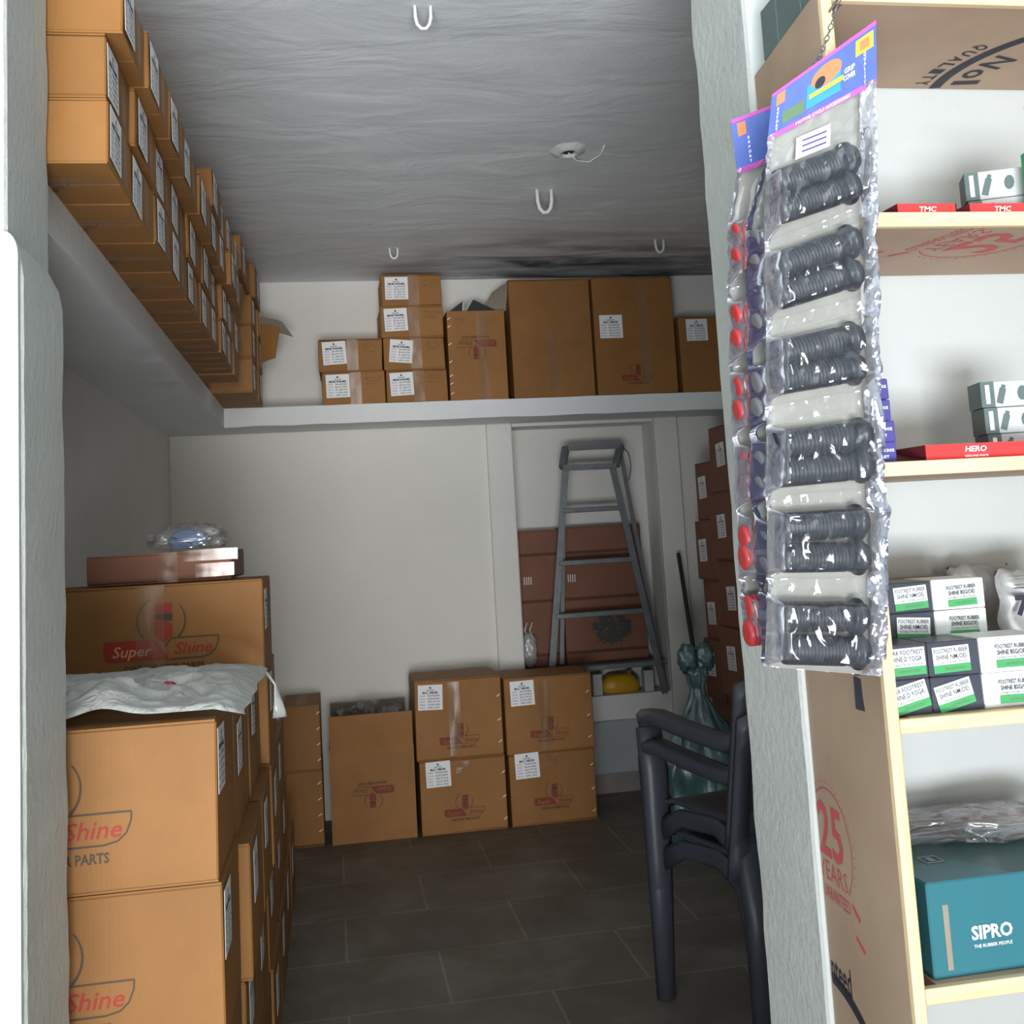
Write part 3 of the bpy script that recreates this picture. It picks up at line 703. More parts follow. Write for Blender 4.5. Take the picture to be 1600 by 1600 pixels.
# ---------------------------------------------------------------- niche contents and ladder
mb = MB(); mb.box((NX0+.003, YB+.03, .628), (NX1-.003, YB+ND-.002, .655), M['greybox'], c=.002); tag(mb.build('plank'), 'grey plank bridging the niche under two flattened cartons', 'plank')
n1 = carton(NX0+.006, 1.20, YB+.07, YB+.19, .657, 1.372, 'tall reddish flattened carton at the left of the wall niche', 'tall cartons inside the niche', mat='cardold', seam='y')
n2 = carton(1.205, 1.655, YB+.07, YB+.19, .657, 1.378, 'tall flattened carton with a green plant print inside the wall niche', 'tall cartons inside the niche', mat='cardold', seam='y')
mb = MB(); rnd = random.Random(5); mmx = face_mx(.45, .117, .72, 'front', .03, -.185, 0, .0014)
for i in range(150):
    a = rnd.uniform(0, 2*PI); r_ = .085*math.sqrt(rnd.random()); x, y = r_*math.cos(a)*1.2, r_*math.sin(a)*.9; t_ = rnd.uniform(0, PI)
    mb.poly([(x+.024*math.cos(t_), y+.024*math.sin(t_), .0002+.00002*i), (x+.007*math.sin(t_), y-.007*math.cos(t_), .0002+.00002*i), (x-.024*math.cos(t_), y-.024*math.sin(t_), .0002+.00002*i), (x-.007*math.sin(t_), y+.007*math.cos(t_), .0002+.00002*i)], M['plant'], mmx)
mb.build('plant_print', n2)
for nn, wd in ((n1, .23), (n2, .445)):
    for v in (.225, -.02, -.30):
        mb = MB(); mb.box((-wd/2, v-.008, 0), (wd/2, v+.008, .0006), M['inkfade'], face_mx(wd, .117, .72, 'front', 0, 0, 0, .0012)); mb.build('printed_band', nn)
    mb = MB()
    for k in range(4): mb.box((-wd/2+.03+k*.012, .07, 0), (-wd/2+.034+k*.012, .11, .0006), M['whitep'], face_mx(wd, .117, .72, 'front', 0, 0, 0, .0016))
    mb.build('printed_symbols', nn)
# yellow helmet-like shell and small boxes under the plank
R = root('yellow_shell', (1.49, YB+.10, NZ0), 'yellow domed plastic shell on the niche floor under the plank', 'helmet')
mb = MB(); blob(mb, (0, 0, .035), .105, .06, .062, M['yellow'], 3, .04, 1, True); mb.build('dome', R)
mb = MB(); mb.box((.035, -.03, .085), (.06, -.01, .115), M['cardold']); mb.build('knob', R)
for x, l in ((1.33, 'left'), (1.61, 'right')):
    mb = MB(); mb.box((x, YB+.03, NZ0+.001), (x+.05, YB+.09, NZ0+.11), M['greycard'], c=.002); tag(mb.build('small_box'), 'small pale box on the niche floor, %s of the yellow shell' % l, 'box', 'small pale boxes in the niche')
# hanging little bag
R = root('carrier_bag', aty(828, 1000, YB+.02), 'small knotted white carrier bag hanging at the left edge of the niche', 'bag')
mb = MB(); blob(mb, (0, .02, -.05), .032, .02, .075, M['polygrey'], 6, .3, 3, False); mb.build('pouch', R)
for dx in (-.012, .016):
    mb = MB(); mb.tube([(dx*.5, .02, .01), (dx-.01, .02, .05), (dx+.004, .022, .085), (dx+.012, .03, .09)], .004, M['poly'], 6); mb.build('handle', R)
# ladder
R = root('step_ladder', (1.42, 5.62, .49), 'grey steel step ladder with a square top, standing in the niche', 'ladder')
def lp(x, y, Y): p = aty(x, y, Y); return (p.x-1.42, p.y-5.62, p.z-.49)
tl, bl_, tr, br = lp(884, 731, 5.555), lp(866, 1040, 5.60), lp(957, 730, 5.555), lp(1039, 1079, 5.60)
def lerp(a, b, t): return tuple(p+(q-p)*t for p, q in zip(a, b))
bl_ = lerp(tl, bl_, 1.28); bl_ = (bl_[0], bl_[1], 0.0); br = (br[0], br[1], 0.0)
S = M['steel']
for a, b in ((tl, bl_), (tr, br)):
    mb = MB(); mb.beam(a, b, .034, .006, S, up=(0, 1, 0)); mb.beam((a[0], a[1]+.015, a[2]), (b[0], b[1]+.015, b[2]), .005, .034, S, up=(0, 1, 0)); mb.build('front_leg', R)
for y_ in (797, 879, 962, 1047):
    zr_ = aty(900, y_, 5.57).z-.49
    tL = (tl[2]-zr_)/(tl[2]-bl_[2]); tR = (tr[2]-zr_)/(tr[2]-br[2]); a = lerp(tl, bl_, tL); b = lerp(tr, br, tR)
    mb = MB(); mb.box((a[0], a[1]-.01, zr_-.013), (b[0], a[1]+.035, zr_+.013), S, c=.003); mb.build('rung', R)
zt = tl[2]
mb = MB(); x0, x1 = tl[0]-.035, tr[0]+.03
x0b, x1b = -.20, .17
tpz = zt+.0
fr = [(x0+.01, -.06, tpz), (x1, -.06, tpz), (x1+.055, .20, tpz+.0), (x0+.045, .20, tpz+.0)]
def q3(x, y, Y): p = aty(x, y, Y); return (p.x-1.42, p.y-5.62, p.z-.49)
fr = [q3(879, 731, 5.55), q3(962, 728, 5.55), q3(970, 696, 5.62), q3(884, 700, 5.62)]
for i in range(4): mb.beam(fr[i], fr[(i+1) % 4], .034, .03, S, up=(0, 0, 1))
mb.build('top_frame', R)
for a, bx in ((fr[3], -.26), (fr[2], .27)):
    mb = MB(); mb.beam((a[0], .035, a[2]), (bx, .045, .18), .022, .006, S, up=(0, 1, 0)); mb.build('rear_leg', R)
mb = MB(); pts = [(fr[2][0]+.005, -.02, fr[2][2]-.01)]+[(fr[2][0]+.02+.016*math.sin(PI*t/8), -.04, fr[2][2]-.02-.17*t/8) for t in range(1, 9)]
mb.tube(pts, .004, S, 6); mb.build('stay_wire', R)

# stick and teal bag
mb = MB(); mb.tube([(1.80, 5.40, 0.02), (1.80, 5.42, .7), (1.797, 5.55, 1.21)], [.012, .012, .011], M['stick'], 8); tag(mb.build('broom_stick'), 'dark green stick leaning upright beside the niche', 'stick')
R = root('carrier_bag', (1.50, 4.50, .003), 'knotted teal carrier bag with black lettering standing behind the plastic chair', 'bag')
mb = MB()
prof = [(0, .14), (.15, .18), (.38, .18), (.56, .115), (.68, .04), (.72, .032), (.76, .045), (.80, .05), (.82, .03)]
def bfn(u, v):
    t = v*(len(prof)-1); i = min(int(t), len(prof)-2); q = t-i; z = prof[i][0]+(prof[i+1][0]-prof[i][0])*q; r_ = prof[i][1]+(prof[i+1][1]-prof[i][1])*q
    a = 2*PI*u; k = 1+.09*math.sin(a*7+z*8)*(.4+z)+.22*noise.noise(Vector((math.cos(a)*2, math.sin(a)*2, z*6)))+.16*(1-3*abs(noise.noise(Vector((math.cos(a)*4, math.sin(a)*4, z*10)))))
    return (r_*k*math.cos(a), r_*.6*k*math.sin(a), z+.01*noise.noise(Vector((a, z*9, 1))))
grid_surface(mb, bfn, 72, 40, M['polyteal']); mb.build('bag_body', R); R.scale = (.86, .86, .92)
for sg in (-1, 1):
    mb = MB(); blob(mb, (.045*sg, .0, .86), .035, .025, .05, M['polyteal'], 3+sg, .45, 3.5, False, 24, 16); mb.build('knot_ear', R)
for (ttx, x, z, hh, wd, mm_) in (('UP', .02, .50, .05, .08, 'whitep'), ('816', -.02, .22, .055, .12, 'ink')):
    mb = MB(); text(mb, ttx, x, z, hh, M[mm_], width=wd, bold=.05, fn=lambda p: (p[0], -.105, p[1])); mb.build('printed_letters', R)

# ---------------------------------------------------------------- stacked plastic chairs
def make_chair(zoff, label):
    fl = Vector((.905, 3.205, 0)); rl = Vector((1.045, 2.80, 0)); f = (fl-rl).normalized(); r = Vector((f.y, -f.x, 0))
    R = root('plastic_armchair', fl, label, 'chair', 'stacked plastic armchairs')
    m = M['chair']; D = (fl-rl).length; Wd = .50
    def P(side, fwd, z): return tuple(r*(side*Wd)+f*(fwd*D)-f*D+Vector((0, 0, z+zoff)))   # side 0 left .. 1 right; fwd 0 rear .. 1 front
    sh, ah = .470, .710
    for sd, s_ in ((0, 1), (1, -1)):
        mb = MB()   # front leg: channel section rising to the arm
        o = .0 if zoff == 0 else .0; z0 = -zoff if zoff == 0 else -.0
        foot = 0
        mb.ribbon([P(sd+.0*s_, 1.0, foot), P(sd+.015*s_, 1.0, .3), P(sd+.03*s_, 1.01, .55), P(sd+.02*s_, 1.03, ah-.03)], [.05, .07, .085, .075], [.045, .05, .055, .05], m, up=tuple(f)); mb.build('front_leg', R)
        mb = MB(); mb.ribbon([P(sd-.04*s_, -.06, foot), P(sd+.02*s_, .0, .25), P(sd+.06*s_, .07, sh-.02)], [.06, .08, .12], [.05, .055, .06], m, up=tuple(f)); mb.build('rear_leg', R)
        mb = MB(); mb.ribbon([P(sd+.03*s_, 1.05, ah-.04), P(sd+.02*s_, 1.03, ah-.004), P(sd-.01*s_, .85, ah+.005), P(sd-.03*s_, .5, ah-.01), P(sd+.0*s_, .15, ah-.03), P(sd+.09*s_, -.08, ah+.01)], [.05, .07, .072, .072, .07, .06], [.05, .05, .046, .046, .046, .05], m); mb.build('armrest', R)
        mb = MB(); mb.ribbon([P(sd+.03*s_, 1.0, sh-.09), P(sd+.04*s_, .75, sh-.035), P(sd+.05*s_, .4, sh-.03), P(sd+.06*s_, .08, sh-.1)], [.02]*4, [.06, .05, .05, .07], m); mb.build('side_rail', R)
    mb = MB()
    def sf(u, v): return P(.05+.9*u, 1.02-1.0*v, sh-.02*math.sin(PI*u)*math.sin(PI*min(1, v*1.1))-.015*v-.03*max(0, .12-v)/.12)
    grid_surface(mb, sf, 12, 12, m); o = mb.build('seat', R); md = o.modifiers.new('t', 'SOLIDIFY'); md.thickness = .012
    mb = MB()
    def bf(u, v): return P(-.12+1.2*u, .06-.20*v-.10*(1-(2*u-1)**2), sh-.04+.47*v-.10*max(0, abs(2*u-1)-.5)*v)
    k = 13; vv = [bf(i/k, j/10) for j in range(11) for i in range(k+1)]
    F = [(j*(k+1)+i, j*(k+1)+i+1, (j+1)*(k+1)+i+1, (j+1)*(k+1)+i) for j in range(10) for i in range(k) if not (2 <= j <= 7 and i % 2 == 1)]
    mb.add(vv, F, m, None, True); o = mb.build('backrest', R); md = o.modifiers.new('t', 'SOLIDIFY'); md.thickness = .012
    return R
make_chair(0, 'dark plastic armchair in the doorway, the lower one of the stacked pair')
make_chair(.085, 'dark plastic armchair in the doorway, the upper one of the stacked pair')

# ---------------------------------------------------------------- ceiling hooks and junction hole
for (x, y, hh, lb) in ((660, 10, .12, 'closest to the doorway'), (850, 297, .11, 'mid-ceiling near the plaster hole'), (615, 388, .075, 'near the back wall above the small carton stack'), (1030, 375, .085, 'near the back wall and the right jamb')):
    p = atz(x, y, ZC); R = tag(MB().build('ceiling_hook') if False else bpy.data.objects.new('ceiling_hook', None), 'white U-shaped ceiling hook, %s' % lb, 'hook', 'U hooks in the ceiling')
    sc.collection.objects.unlink(R) if R.name in sc.collection.objects else None
    bpy.data.objects.remove(R)
    w_, rr_ = {.12: (.021, .0048), .11: (.030, .0078), .075: (.019, .005), .085: (.021, .006)}[hh]; hh = {.12: .062, .11: .095, .075: .05, .085: .062}[hh]; mb = MB(); pts = [(-w_, 0, .02), (-w_*.95, 0, -hh*.5), (-w_*.75, 0, -hh*.8), (-w_*.3, 0, -hh*.98), (w_*.3, 0, -hh*.98), (w_*.75, 0, -hh*.8), (w_*.95, 0, -hh*.5), (w_, 0, .02)]
    pts = [(a+.002*noise.noise(Vector((c*40, x, 0))), b, c) for a, b, c in pts]
    mb.tube(pts, rr_, M['hook'], 8); o = mb.build('ceiling_hook'); o.location = p
    tag(o, 'white U-shaped ceiling hook, %s' % lb, 'hook', 'U hooks in the ceiling')
p = atz(888, 235, ZC); R = root('ceiling_junction_box', p, 'round broken junction box in the cement ceiling with ragged plaster rim', 'junction box')
mb = MB(); n_ = 36; ring = []
for i in range(n_):
    a = 2*PI*i/n_; 
    for rr, zz_ in ((.070, .001), (.050, -.006), (.036, -.016), (.025, -.013), (.021, .001)):
        k = 1+.12*noise.noise(Vector((math.cos(a)*2, math.sin(a)*2, rr*30))); ring.append((rr*k*math.cos(a), rr*k*math.sin(a)*1.25, zz_))
mb.add(ring, [(i*5+j, i*5+j+1, ((i+1) % n_)*5+j+1, ((i+1) % n_)*5+j) for i in range(n_) for j in range(4)], M['hook'], None, True); mb.build('rim', R)
mb = MB(); mb.poly([(.022*math.cos(2*PI*i/20), .027*math.sin(2*PI*i/20), -.006) for i in range(20)], M['ink']); mb.build('dark_hole', R)
mb = MB(); mb.tube([(.0, 0, -.01), (.04, .05, -.02), (.10, .10, -.008), (.13, .03, -.004), (.12, -.06, -.004)], .003, M['hook'], 6); mb.build('wire', R)

# ---------------------------------------------------------------- rack on the right
YR0, YR1 = 1.36, 1.656; PXF, PXB = .7086, .7304; TH = .0165; XRE = 1.32
def pxat(y): return PXF+(PXB-PXF)*(y-YR0)/(YR1-YR0)
R = root('wall_rack', (1.0, 1.5, 0), 'pine-edged board shelf rack against the white wall', 'shelf')
inv = Matrix.Translation((-1.0, -1.5, 0))
def rb(mb, name, lab=None):
    for i, p in enumerate(mb.v): mb.v[i] = (p[0]-1.0, p[1]-1.5, p[2])
    o = mb.build(name, R)
    if lab: o['label'] = lab
    return o
ZT = 2.0945
mb = plan('p', [(PXF+.0002, YR0+.012), (PXF+TH, YR0+.012), (PXB+TH, YR1), (PXB, YR1)], 0, ZT, M['mdf']); side_p = rb(mb, 'side_panel', 'brown board side with red and black print')
mb = plan('p', [(1.32, YR0+.012), (1.337, YR0+.012), (1.337, YR1), (1.32, YR1)], 0, ZT, M['mdf']); rb(mb, 'side_panel')
mb = MB(); mb.box((PXF, YR0, 0), (PXF+TH, YR0+.0118, 2.6), M['pinev'], c=.0015); rb(mb, 'upright', 'pale pine strip')
boards = [(2.0765, 2.094), (1.747, 1.7665), (1.4015, 1.4195), (1.064, 1.0815), (.727, .7455), (.39, .41)]
bo = []
for z0, z1 in boards:
    mb = MB(); mb.box((PXB+TH+.0005, YR0+.0122, z0), (1.3195, YR1, z1), M['mdf']); b_ = rb(mb, 'shelf_board', 'brown board'); bo.append(b_)
    mb = MB(); mb.box((PXF+TH+.0003, YR0, z0-.0008), (1.337, YR0+.012, z1+.0005), M['pine'], c=.0012); rb(mb, 'shelf_edge', 'pale pine edging strip')
# print under the top board: round black stamp
I = M['ink']; cx, cy, cr = 1.2846, 1.6168, .2284
mb = MB(); z = 2.0765-.0006
mm = Matrix.Translation((0, 0, z))
def clip(mb):   # keep only what lies on the board
    keep = [i for i, f in enumerate(mb.f) if all(YR0+.013 < mb.v[k][1] < YR1-.001 and mb.v[k][0] < 1.318 for k in f)]
    mb.f = [mb.f[i] for i in keep]; mb.mi = [mb.mi[i] for i in keep]; mb.sm = [mb.sm[i] for i in keep]; return mb
cx, cy, cr = 1.275, 1.606, .225
mb.arc(cx, cy, cr, PI*.9, PI*1.6, .02, I, mm, 60)
for i, ch in enumerate('QUALITY GUAR'):
    if ch == ' ': continue
    a = math.radians(228-7.6*i); text(mb, ch, cx+(cr+.032)*math.cos(a), cy+(cr+.032)*math.sin(a), .022, I, mm, ang=a+PI/2, bold=.03, fn=None)
def under(t, x, y, h, wd, ang, m_, mb_, zz_, bold=.05):
    # text read from below: mirrored in x
    ca, sa = math.cos(ang), math.sin(ang); v, f, x0, x1, y0, y1 = glyphs(t, bold); s_ = h/.7; sx = wd/(x1-x0); out = []
    for p in v: a = -(p[0]-(x0+x1)/2)*sx; b = (p[1]-.35)*s_; out.append((x+a*ca-b*sa, y+a*sa+b*ca, zz_))
    mb_.add(out, f, m_)
mb2 = MB()
mb2.arc(cx, cy, cr, PI*.9, PI*1.6, .02, I, mm, 60)
for i, ch in enumerate('QUALITY GUARA'):
    if ch == ' ': continue
    a = math.radians(205.4-5.2*i); under(ch, cx+(cr+.030)*math.cos(a), cy+(cr+.030)*math.sin(a), .022, .017, a+PI/2, I, mb2, z, .03)
for i, (ch, wd, aa) in enumerate((('N', .040, 199), ('o', .036, 184), ('1', .016, 173))):
    a = math.radians(aa); under(ch, cx+(cr-.048)*math.cos(a), cy+(cr-.048)*math.sin(a), .046, wd, a+PI/2, I, mb2, z, .02)
clip(mb2)
for i, p in enumerate(mb2.v): mb2.v[i] = (p[0]-1.0, p[1]-1.5, p[2])
o = mb2.build('printed_stamp'); o.parent = bo[0]
# red seal print, drawn in its own plane: x to the right, y up, centre of the circle at 0
def seal(mb, mx, Rr, flat_=True, m_=None):
    m_ = m_ or M['redpink']
    mb.arc(0, 0, Rr, math.radians(-46), math.radians(226), .0022, m_, mx, 60)
    for i in range(26):
        a = math.radians(-25+i*9); mb.box((Rr*1.12*math.cos(a)-.0013, Rr*1.12*math.sin(a)-.0013, 0), (Rr*1.12*math.cos(a)+.0013, Rr*1.12*math.sin(a)+.0013, .0003), m_, mx)
    text(mb, '25', 0, .22*Rr, .98*Rr, m_, mx, width=1.2*Rr, bold=.015)
    text(mb, 'YEARS', 0, -.55*Rr, .36*Rr, m_, mx, width=1.35*Rr, bold=-.01)
    x1_, y_ = .82*Rr, -.96*Rr
    mb.box((-x1_, y_-.20*Rr, -.0001), (x1_, y_-.17*Rr, .0002), m_, mx); mb.box((-x1_, y_+.14*Rr, -.0001), (x1_, y_+.16*Rr, .0002), m_, mx)
    mb.box((-x1_, y_-.32*Rr, -.0001), (x1_, y_-.23*Rr, .0002), m_, mx)
    text(mb, 'GUARANTEED', 0, y_, .24*Rr, m_, mx, width=1.45*Rr, bold=.0)
    for s_ in (1, -1):
        mb.poly([(s_*x1_, y_+.15*Rr, 0), (s_*1.18*Rr, y_-.05*Rr, 0), (s_*1.10*Rr, y_-.12*Rr, 0), (s_*x1_, y_+.06*Rr, 0)][::s_], m_, mx)
        mb.poly([(s_*.88*Rr, y_-.38*Rr, 0), (s_*1.28*Rr, y_-.56*Rr, 0), (s_*1.2*Rr, y_-.62*Rr, 0), (s_*.88*Rr, y_-.47*Rr, 0)][::s_], m_, mx)
d_ = Vector((PXB-PXF, YR1-YR0, 0)).normalized(); nrm = Vector((-d_.y, d_.x, 0))
def onpanel(y, z): return Vector((pxat(y), y, z))+nrm*.0008
mb = MB(); seal(mb, frame(onpanel(1.607, .862), -d_, (0, 0, 1)), .080)
def clipy(mb, y1):
    keep = [i for i, f in enumerate(mb.f) if all(mb.v[k][1] < y1 for k in f)]
    mb.f = [mb.f[i] for i in keep]; mb.mi = [mb.mi[i] for i in keep]; mb.sm = [mb.sm[i] for i in keep]; return mb
clipy(mb, YR1-.001)
for i, p in enumerate(mb.v): mb.v[i] = (p[0]-1.0, p[1]-1.5, p[2])
o = mb.build('red_seal'); o.parent = side_p
mb = MB(); mx = frame(onpanel(1.60, .655), -d_, (0, 0, 1)); text(mb, 'Guaranteed', -.055, .018, .040, I, mx, width=.165, bold=.012); mb.arc(-.05, -.26, .26, math.radians(30), math.radians(120), .018, I, mx, 30)
clipy(mb, YR1-.001)
for i, p in enumerate(mb.v): mb.v[i] = (p[0]-1.0, p[1]-1.5, p[2])
o = mb.build('black_print'); o.parent = side_p
mb = MB(); mx = frame((.975, 1.452, 1.747-.0006), (.25, -1, 0), (1, .25, 0)); seal(mb, mx, .085)
clip(mb)
for i, p in enumerate(mb.v): mb.v[i] = (p[0]-1.0, p[1]-1.5, p[2])
o = mb.build('red_seal'); o.parent = bo[1]

# things on the rack
def sb(name, x0, x1, y0, y1, z0, z1, mat, label, cat='box', group=None, rz=0, faces=None, c=.0015, prints=None):
    Rt = root(name, ((x0+x1)/2, (y0+y1)/2, z0), label, cat, group, rz); w_, d_2, h_ = x1-x0, y1-y0, z1-z0
    mb = MB(); mb.box((-w_/2, -d_2/2, 0), (w_/2, d_2/2, h_), M[mat], c=c, jit=c*.4)
    if faces and 'top' in faces: mb.box((-w_/2+c, -d_2/2+c, h_), (w_/2-c, d_2/2-c, h_+.0004), M[faces['top']])
    if faces and 'left' in faces: mb.box((-w_/2-.0004, -d_2/2+c, c), (-w_/2, d_2/2-c, h_-c), M[faces['left']])
    mb.build('body', Rt)
    if prints: prints(Rt, w_, d_2, h_)
    return Rt
def white_text(t, u, v, hh, wd, sub=None, bold=.06, shear=.2, m='whitep'):
    def f(Rt, w, d, h):
        mb = MB(); text(mb, t, 0, 0, hh, M[m], width=wd, bold=bold*.35, shear=shear)
        if sub: text(mb, sub[0], 0, -hh*sub[1], hh*.36, M[m], width=sub[2], bold=.02)
        mb.build('lettering', Rt, mx=face_mx(w, d, h, 'front', u, v, 0, .0012))
    return f
# red open trays: low trays with thin walls
def tray(x0, x1, y0, y1, z0, hh, label, prn, bw=.03):
    Rt = root('display_tray', ((x0+x1)/2, (y0+y1)/2, z0), label, 'tray', 'red card display trays'); w_, d2 = x1-x0, y1-y0; t = .0015; mb = MB()
    m = M['redtray']; mb.box((-w_/2, -d2/2, 0), (w_/2, d2/2, t), m); mb.box((-w_/2, -d2/2, t), (w_/2, -d2/2+t, hh), m); mb.box((-w_/2, d2/2-t, t), (w_/2, d2/2, hh), m)
    mb.box((w_/2-t, -d2/2, t), (w_/2, d2/2, hh), m)
    mb.add([(-w_/2, -d2/2, 0), (-w_/2-bw, d2/2-.02, 0), (-w_/2, -d2/2, hh), (-w_/2-bw*.2, d2/2-.02, hh)], [(0, 2, 3, 1)], M['reddark'])
    mb.build('body', Rt); prn(Rt, w_, d2, hh)
tray(aty(1402, 320, 1.375).x, aty(1494, 320, 1.375).x, 1.375, 1.50, 1.767, .0165, 'low red card tray with white letters, left one on the second shelf', white_text('TMC', .0, 0, .0072, .026))
tray(aty(1515, 320, 1.375).x, aty(1515, 320, 1.375).x+.105, 1.375, 1.50, 1.767, .0165, 'low red card tray with white letters, under the green pictured packets', white_text('TMC', .0-.002, 0, .0072, .026))
tray(aty(1446, 700, 1.375).x, aty(1446, 700, 1.375).x+.19, 1.375, 1.49, 1.42, .0215, 'long red card tray with white letters on the third shelf', white_text('HERO', -.02, .003, .0075, .032, ('GENUINE PARTS', 1.3, .036)), .042)
# pictured packets (shock absorber drawings) standing tilted
def pic_box(xc, y, z0, hh, wd, label, group, ang, side_mat, nseed):
    Rt = root('parts_packet', (xc, y, z0), label, 'packet', group, ang); mb = MB()
    mb.box((-wd/2, 0, 0), (wd/2, .05, hh), M['greycard'], c=.001); mb.build('body', Rt)
    mb = MB(); mb.box((-wd/2-.0006, -.0008, 0), (-wd/2+.019, .0505, hh), M[side_mat]); mb.box((-wd/2+.006, -.0014, .005), (-wd/2+.012, -.0008, hh-.005), M['paper']); mb.build('spine', Rt)
    mb = MB(); mx = face_mx(wd, 0, hh, 'front', -wd*.14, 0, -.30, .0006)
    mb.box((-.0045, -hh*.38, 0), (.0045, hh*.22, .0008), M['slate'], mx); mb.box((-.0028, hh*.22, 0), (.0028, hh*.36, .0008), M['slate'], mx)
    mx = face_mx(wd, 0, hh, 'front', wd*.22, 0, -.1, .0006); mb.poly([(.007*math.cos(a*PI/5), .011*math.sin(a*PI/5), .0004) for a in range(10)], M['slate'], mx); mb.build('drawing', Rt)
xg = aty(1522, 290, 1.42).x
pic_box(xg+.048, 1.435, 1.767, .043, .085, 'grey pictured packet with a dark spine behind the red tray, lower of two', 'pictured packets on the second shelf', -.42, 'slate', 1)
pic_box(xg+.046, 1.435, 1.811, .043, .085, 'grey pictured packet with a dark spine on the second shelf, upper of two', 'pictured packets on the second shelf', -.42, 'slate', 2)
sb('green_packet', xg+.066, xg+.14, 1.378, 1.402, 1.784, 1.865, 'greencard', 'glossy green packet at the right end of the second shelf', 'packet')
xk = aty(1553, 640, 1.43).x
for k in range(3):
    pic_box(xk+.042-.002*k, 1.445, 1.42+.039*k, .038, .082, 'grey pictured packet with a dark spine on the third shelf, %s of three' % ['bottom', 'middle', 'top'][k], 'pictured packets on the third shelf', -.22, 'slate', k)
# violet boxes
xv = aty(1353, 650, 1.40).x
for k in range(4):
    dx = .003 if k < 2 else 0
    def vp(Rt, w, d, h, k=k):
        mb = MB(); text(mb, 'BRAKE SHOE', 0, .003, .004, M['whitep'], width=.026); text(mb, 'SET', .0, -.006, .004, M['whitep'], width=.010); mb.build('lettering', Rt, mx=face_mx(w, d, h, 'front', .0, 0, 0, .0008))
    sb('violet_box', xv-.005+dx, xv+.030+dx, 1.385, 1.47, 1.42+.0295*k, 1.42+.0295*k+.029, 'purple', 'small violet box beside the grip packs, %s in its stack' % ['bottom', 'second up', 'third up', 'top'][k], 'box', 'violet boxes on the third shelf', prints=vp)
# dark slate boxes standing above the rack, in depth
zsl = ZT+.0005
for k, (ya, yb, h_, l) in enumerate(((1.375, 1.452, .150, 'closest to the front'), (1.455, 1.538, .118, 'in the middle'), (1.541, 1.600, .085, 'farthest back'))):
    sb('slate_box', .7245, .82, ya, yb, zsl, zsl+h_, 'slate', 'dark slate green box standing above the rack, %s' % l, 'box', 'slate boxes above the rack')
# footrest boxes
zf = 1.0816
def ftext(top, line2, ang=0, uoff=0, voff=0, s=1.0, wht=False):
    def f(Rt, w, d, h):
        mb = MB(); a, b = .0265*s, .0170*s
        if not wht: mb.box((-a, -b, 0), (a, b, .0004), M['paper'])
        text(mb, top, 0, .0115*s, .0056*s, M['ink'], width=.049*s, bold=.012, z=.0008); text(mb, line2, 0, .0035*s, .0060*s, M['ink'], width=.044*s, bold=.015, z=.0008)
        text(mb, 'SUITABLE FOR HERO HONDA', 0, -.0035*s, .003*s, M['ink'], width=.046*s, bold=.0, z=.0008)
        mb.box((-a*(1 if not wht else .9), -b, .0004), (a*(1 if not wht else .9), -b+.0105*s, .0008), M['green']); text(mb, 'GENUINE PARTS', .004, -b+.005*s, .0035*s, M['hgreen'], width=.03*s, z=.001)
        mb.build('sticker', Rt, mx=face_mx(w, d, h, 'front', uoff, voff, ang, .0012))
    return f
def fx(x, y, Y): return aty(x, y, Y).x
Gf = 'footrest rubber boxes'
H_ = .0465; YA, YBk = 1.385, 1.47
xs = [fx(1372, 1050, YA), fx(1453, 1050, YA), fx(1534, 1050, YA), fx(1640, 1050, YA)]
for k, rowl in ((0, 'bottom'), (1, 'upper')):
    z0 = zf+k*(H_+.0008)
    sb('footrest_box', xs[0], xs[1]-.001, YA, YA+.075, z0, z0+H_, 'blackcard', 'black footrest box against the rack side in the front row, %s one' % rowl, 'box', Gf, prints=ftext('REAR FOOTREST', 'SHINE D YOGA', [.22, .02][k], .004, 0, 1.06))
    sb('footrest_box', xs[1], xs[2]-.001, YA, YA+.075, z0, z0+H_, 'blackcard', 'black footrest box in the middle of the front row, %s one' % rowl, 'box', Gf, prints=ftext('FOOTREST RUBBER', 'SHINE NM(OE)', [.22, .03][k], -.005, -.001, 1.02))
    sb('footrest_box', xs[2], xs[3], YA, YA+.075, z0, z0+H_, 'whitecard', 'white footrest box in the front row, %s one' % rowl, 'box', Gf, prints=ftext('FOOTREST RUBBER', 'SHINE BSG(OE)', 0, -.004, -.001, 1.0, True))
xb = [fx(1386, 960, YBk), fx(1460, 960, YBk), fx(1542, 960, YBk)]
zb0 = aty(1430, 1006, YBk).z
Rm = root('card_tray', ((xb[0]+xb[2])/2, YBk+.07, zf), 'flat brown cardboard carton under the back row of footrest boxes', 'box'); mb = MB(); mb.box((-(xb[2]-xb[0])/2-.002, -.08, 0), ((xb[2]-xb[0])/2+.02, .085, zb0-zf-.001), M['card'], c=.001); mb.build('body', Rm)
for k, rowl in ((0, 'lower'), (1, 'upper')):
    z0 = zb0+k*(.0435+.0008)
    sb('footrest_box', xb[0], xb[1]-.0008, YBk, YBk+.08, z0, z0+.0435, 'blackcard', 'black footrest box in the raised back row, %s one' % rowl, 'box', Gf, prints=ftext('FOOTREST RUBBER', 'SHINE NM(OE)', [-.07, .05][k], .002, -.001, .97))
    sb('footrest_box', xb[1], xb[2], YBk, YBk+.08, z0, z0+.0435, 'whitecard', 'white footrest box in the raised back row, %s one' % rowl, 'box', Gf, prints=ftext('FOOTREST RUBBER', 'SHINE BSG(OE)', [-.02, .04][k], .004, -.001, .95, True))
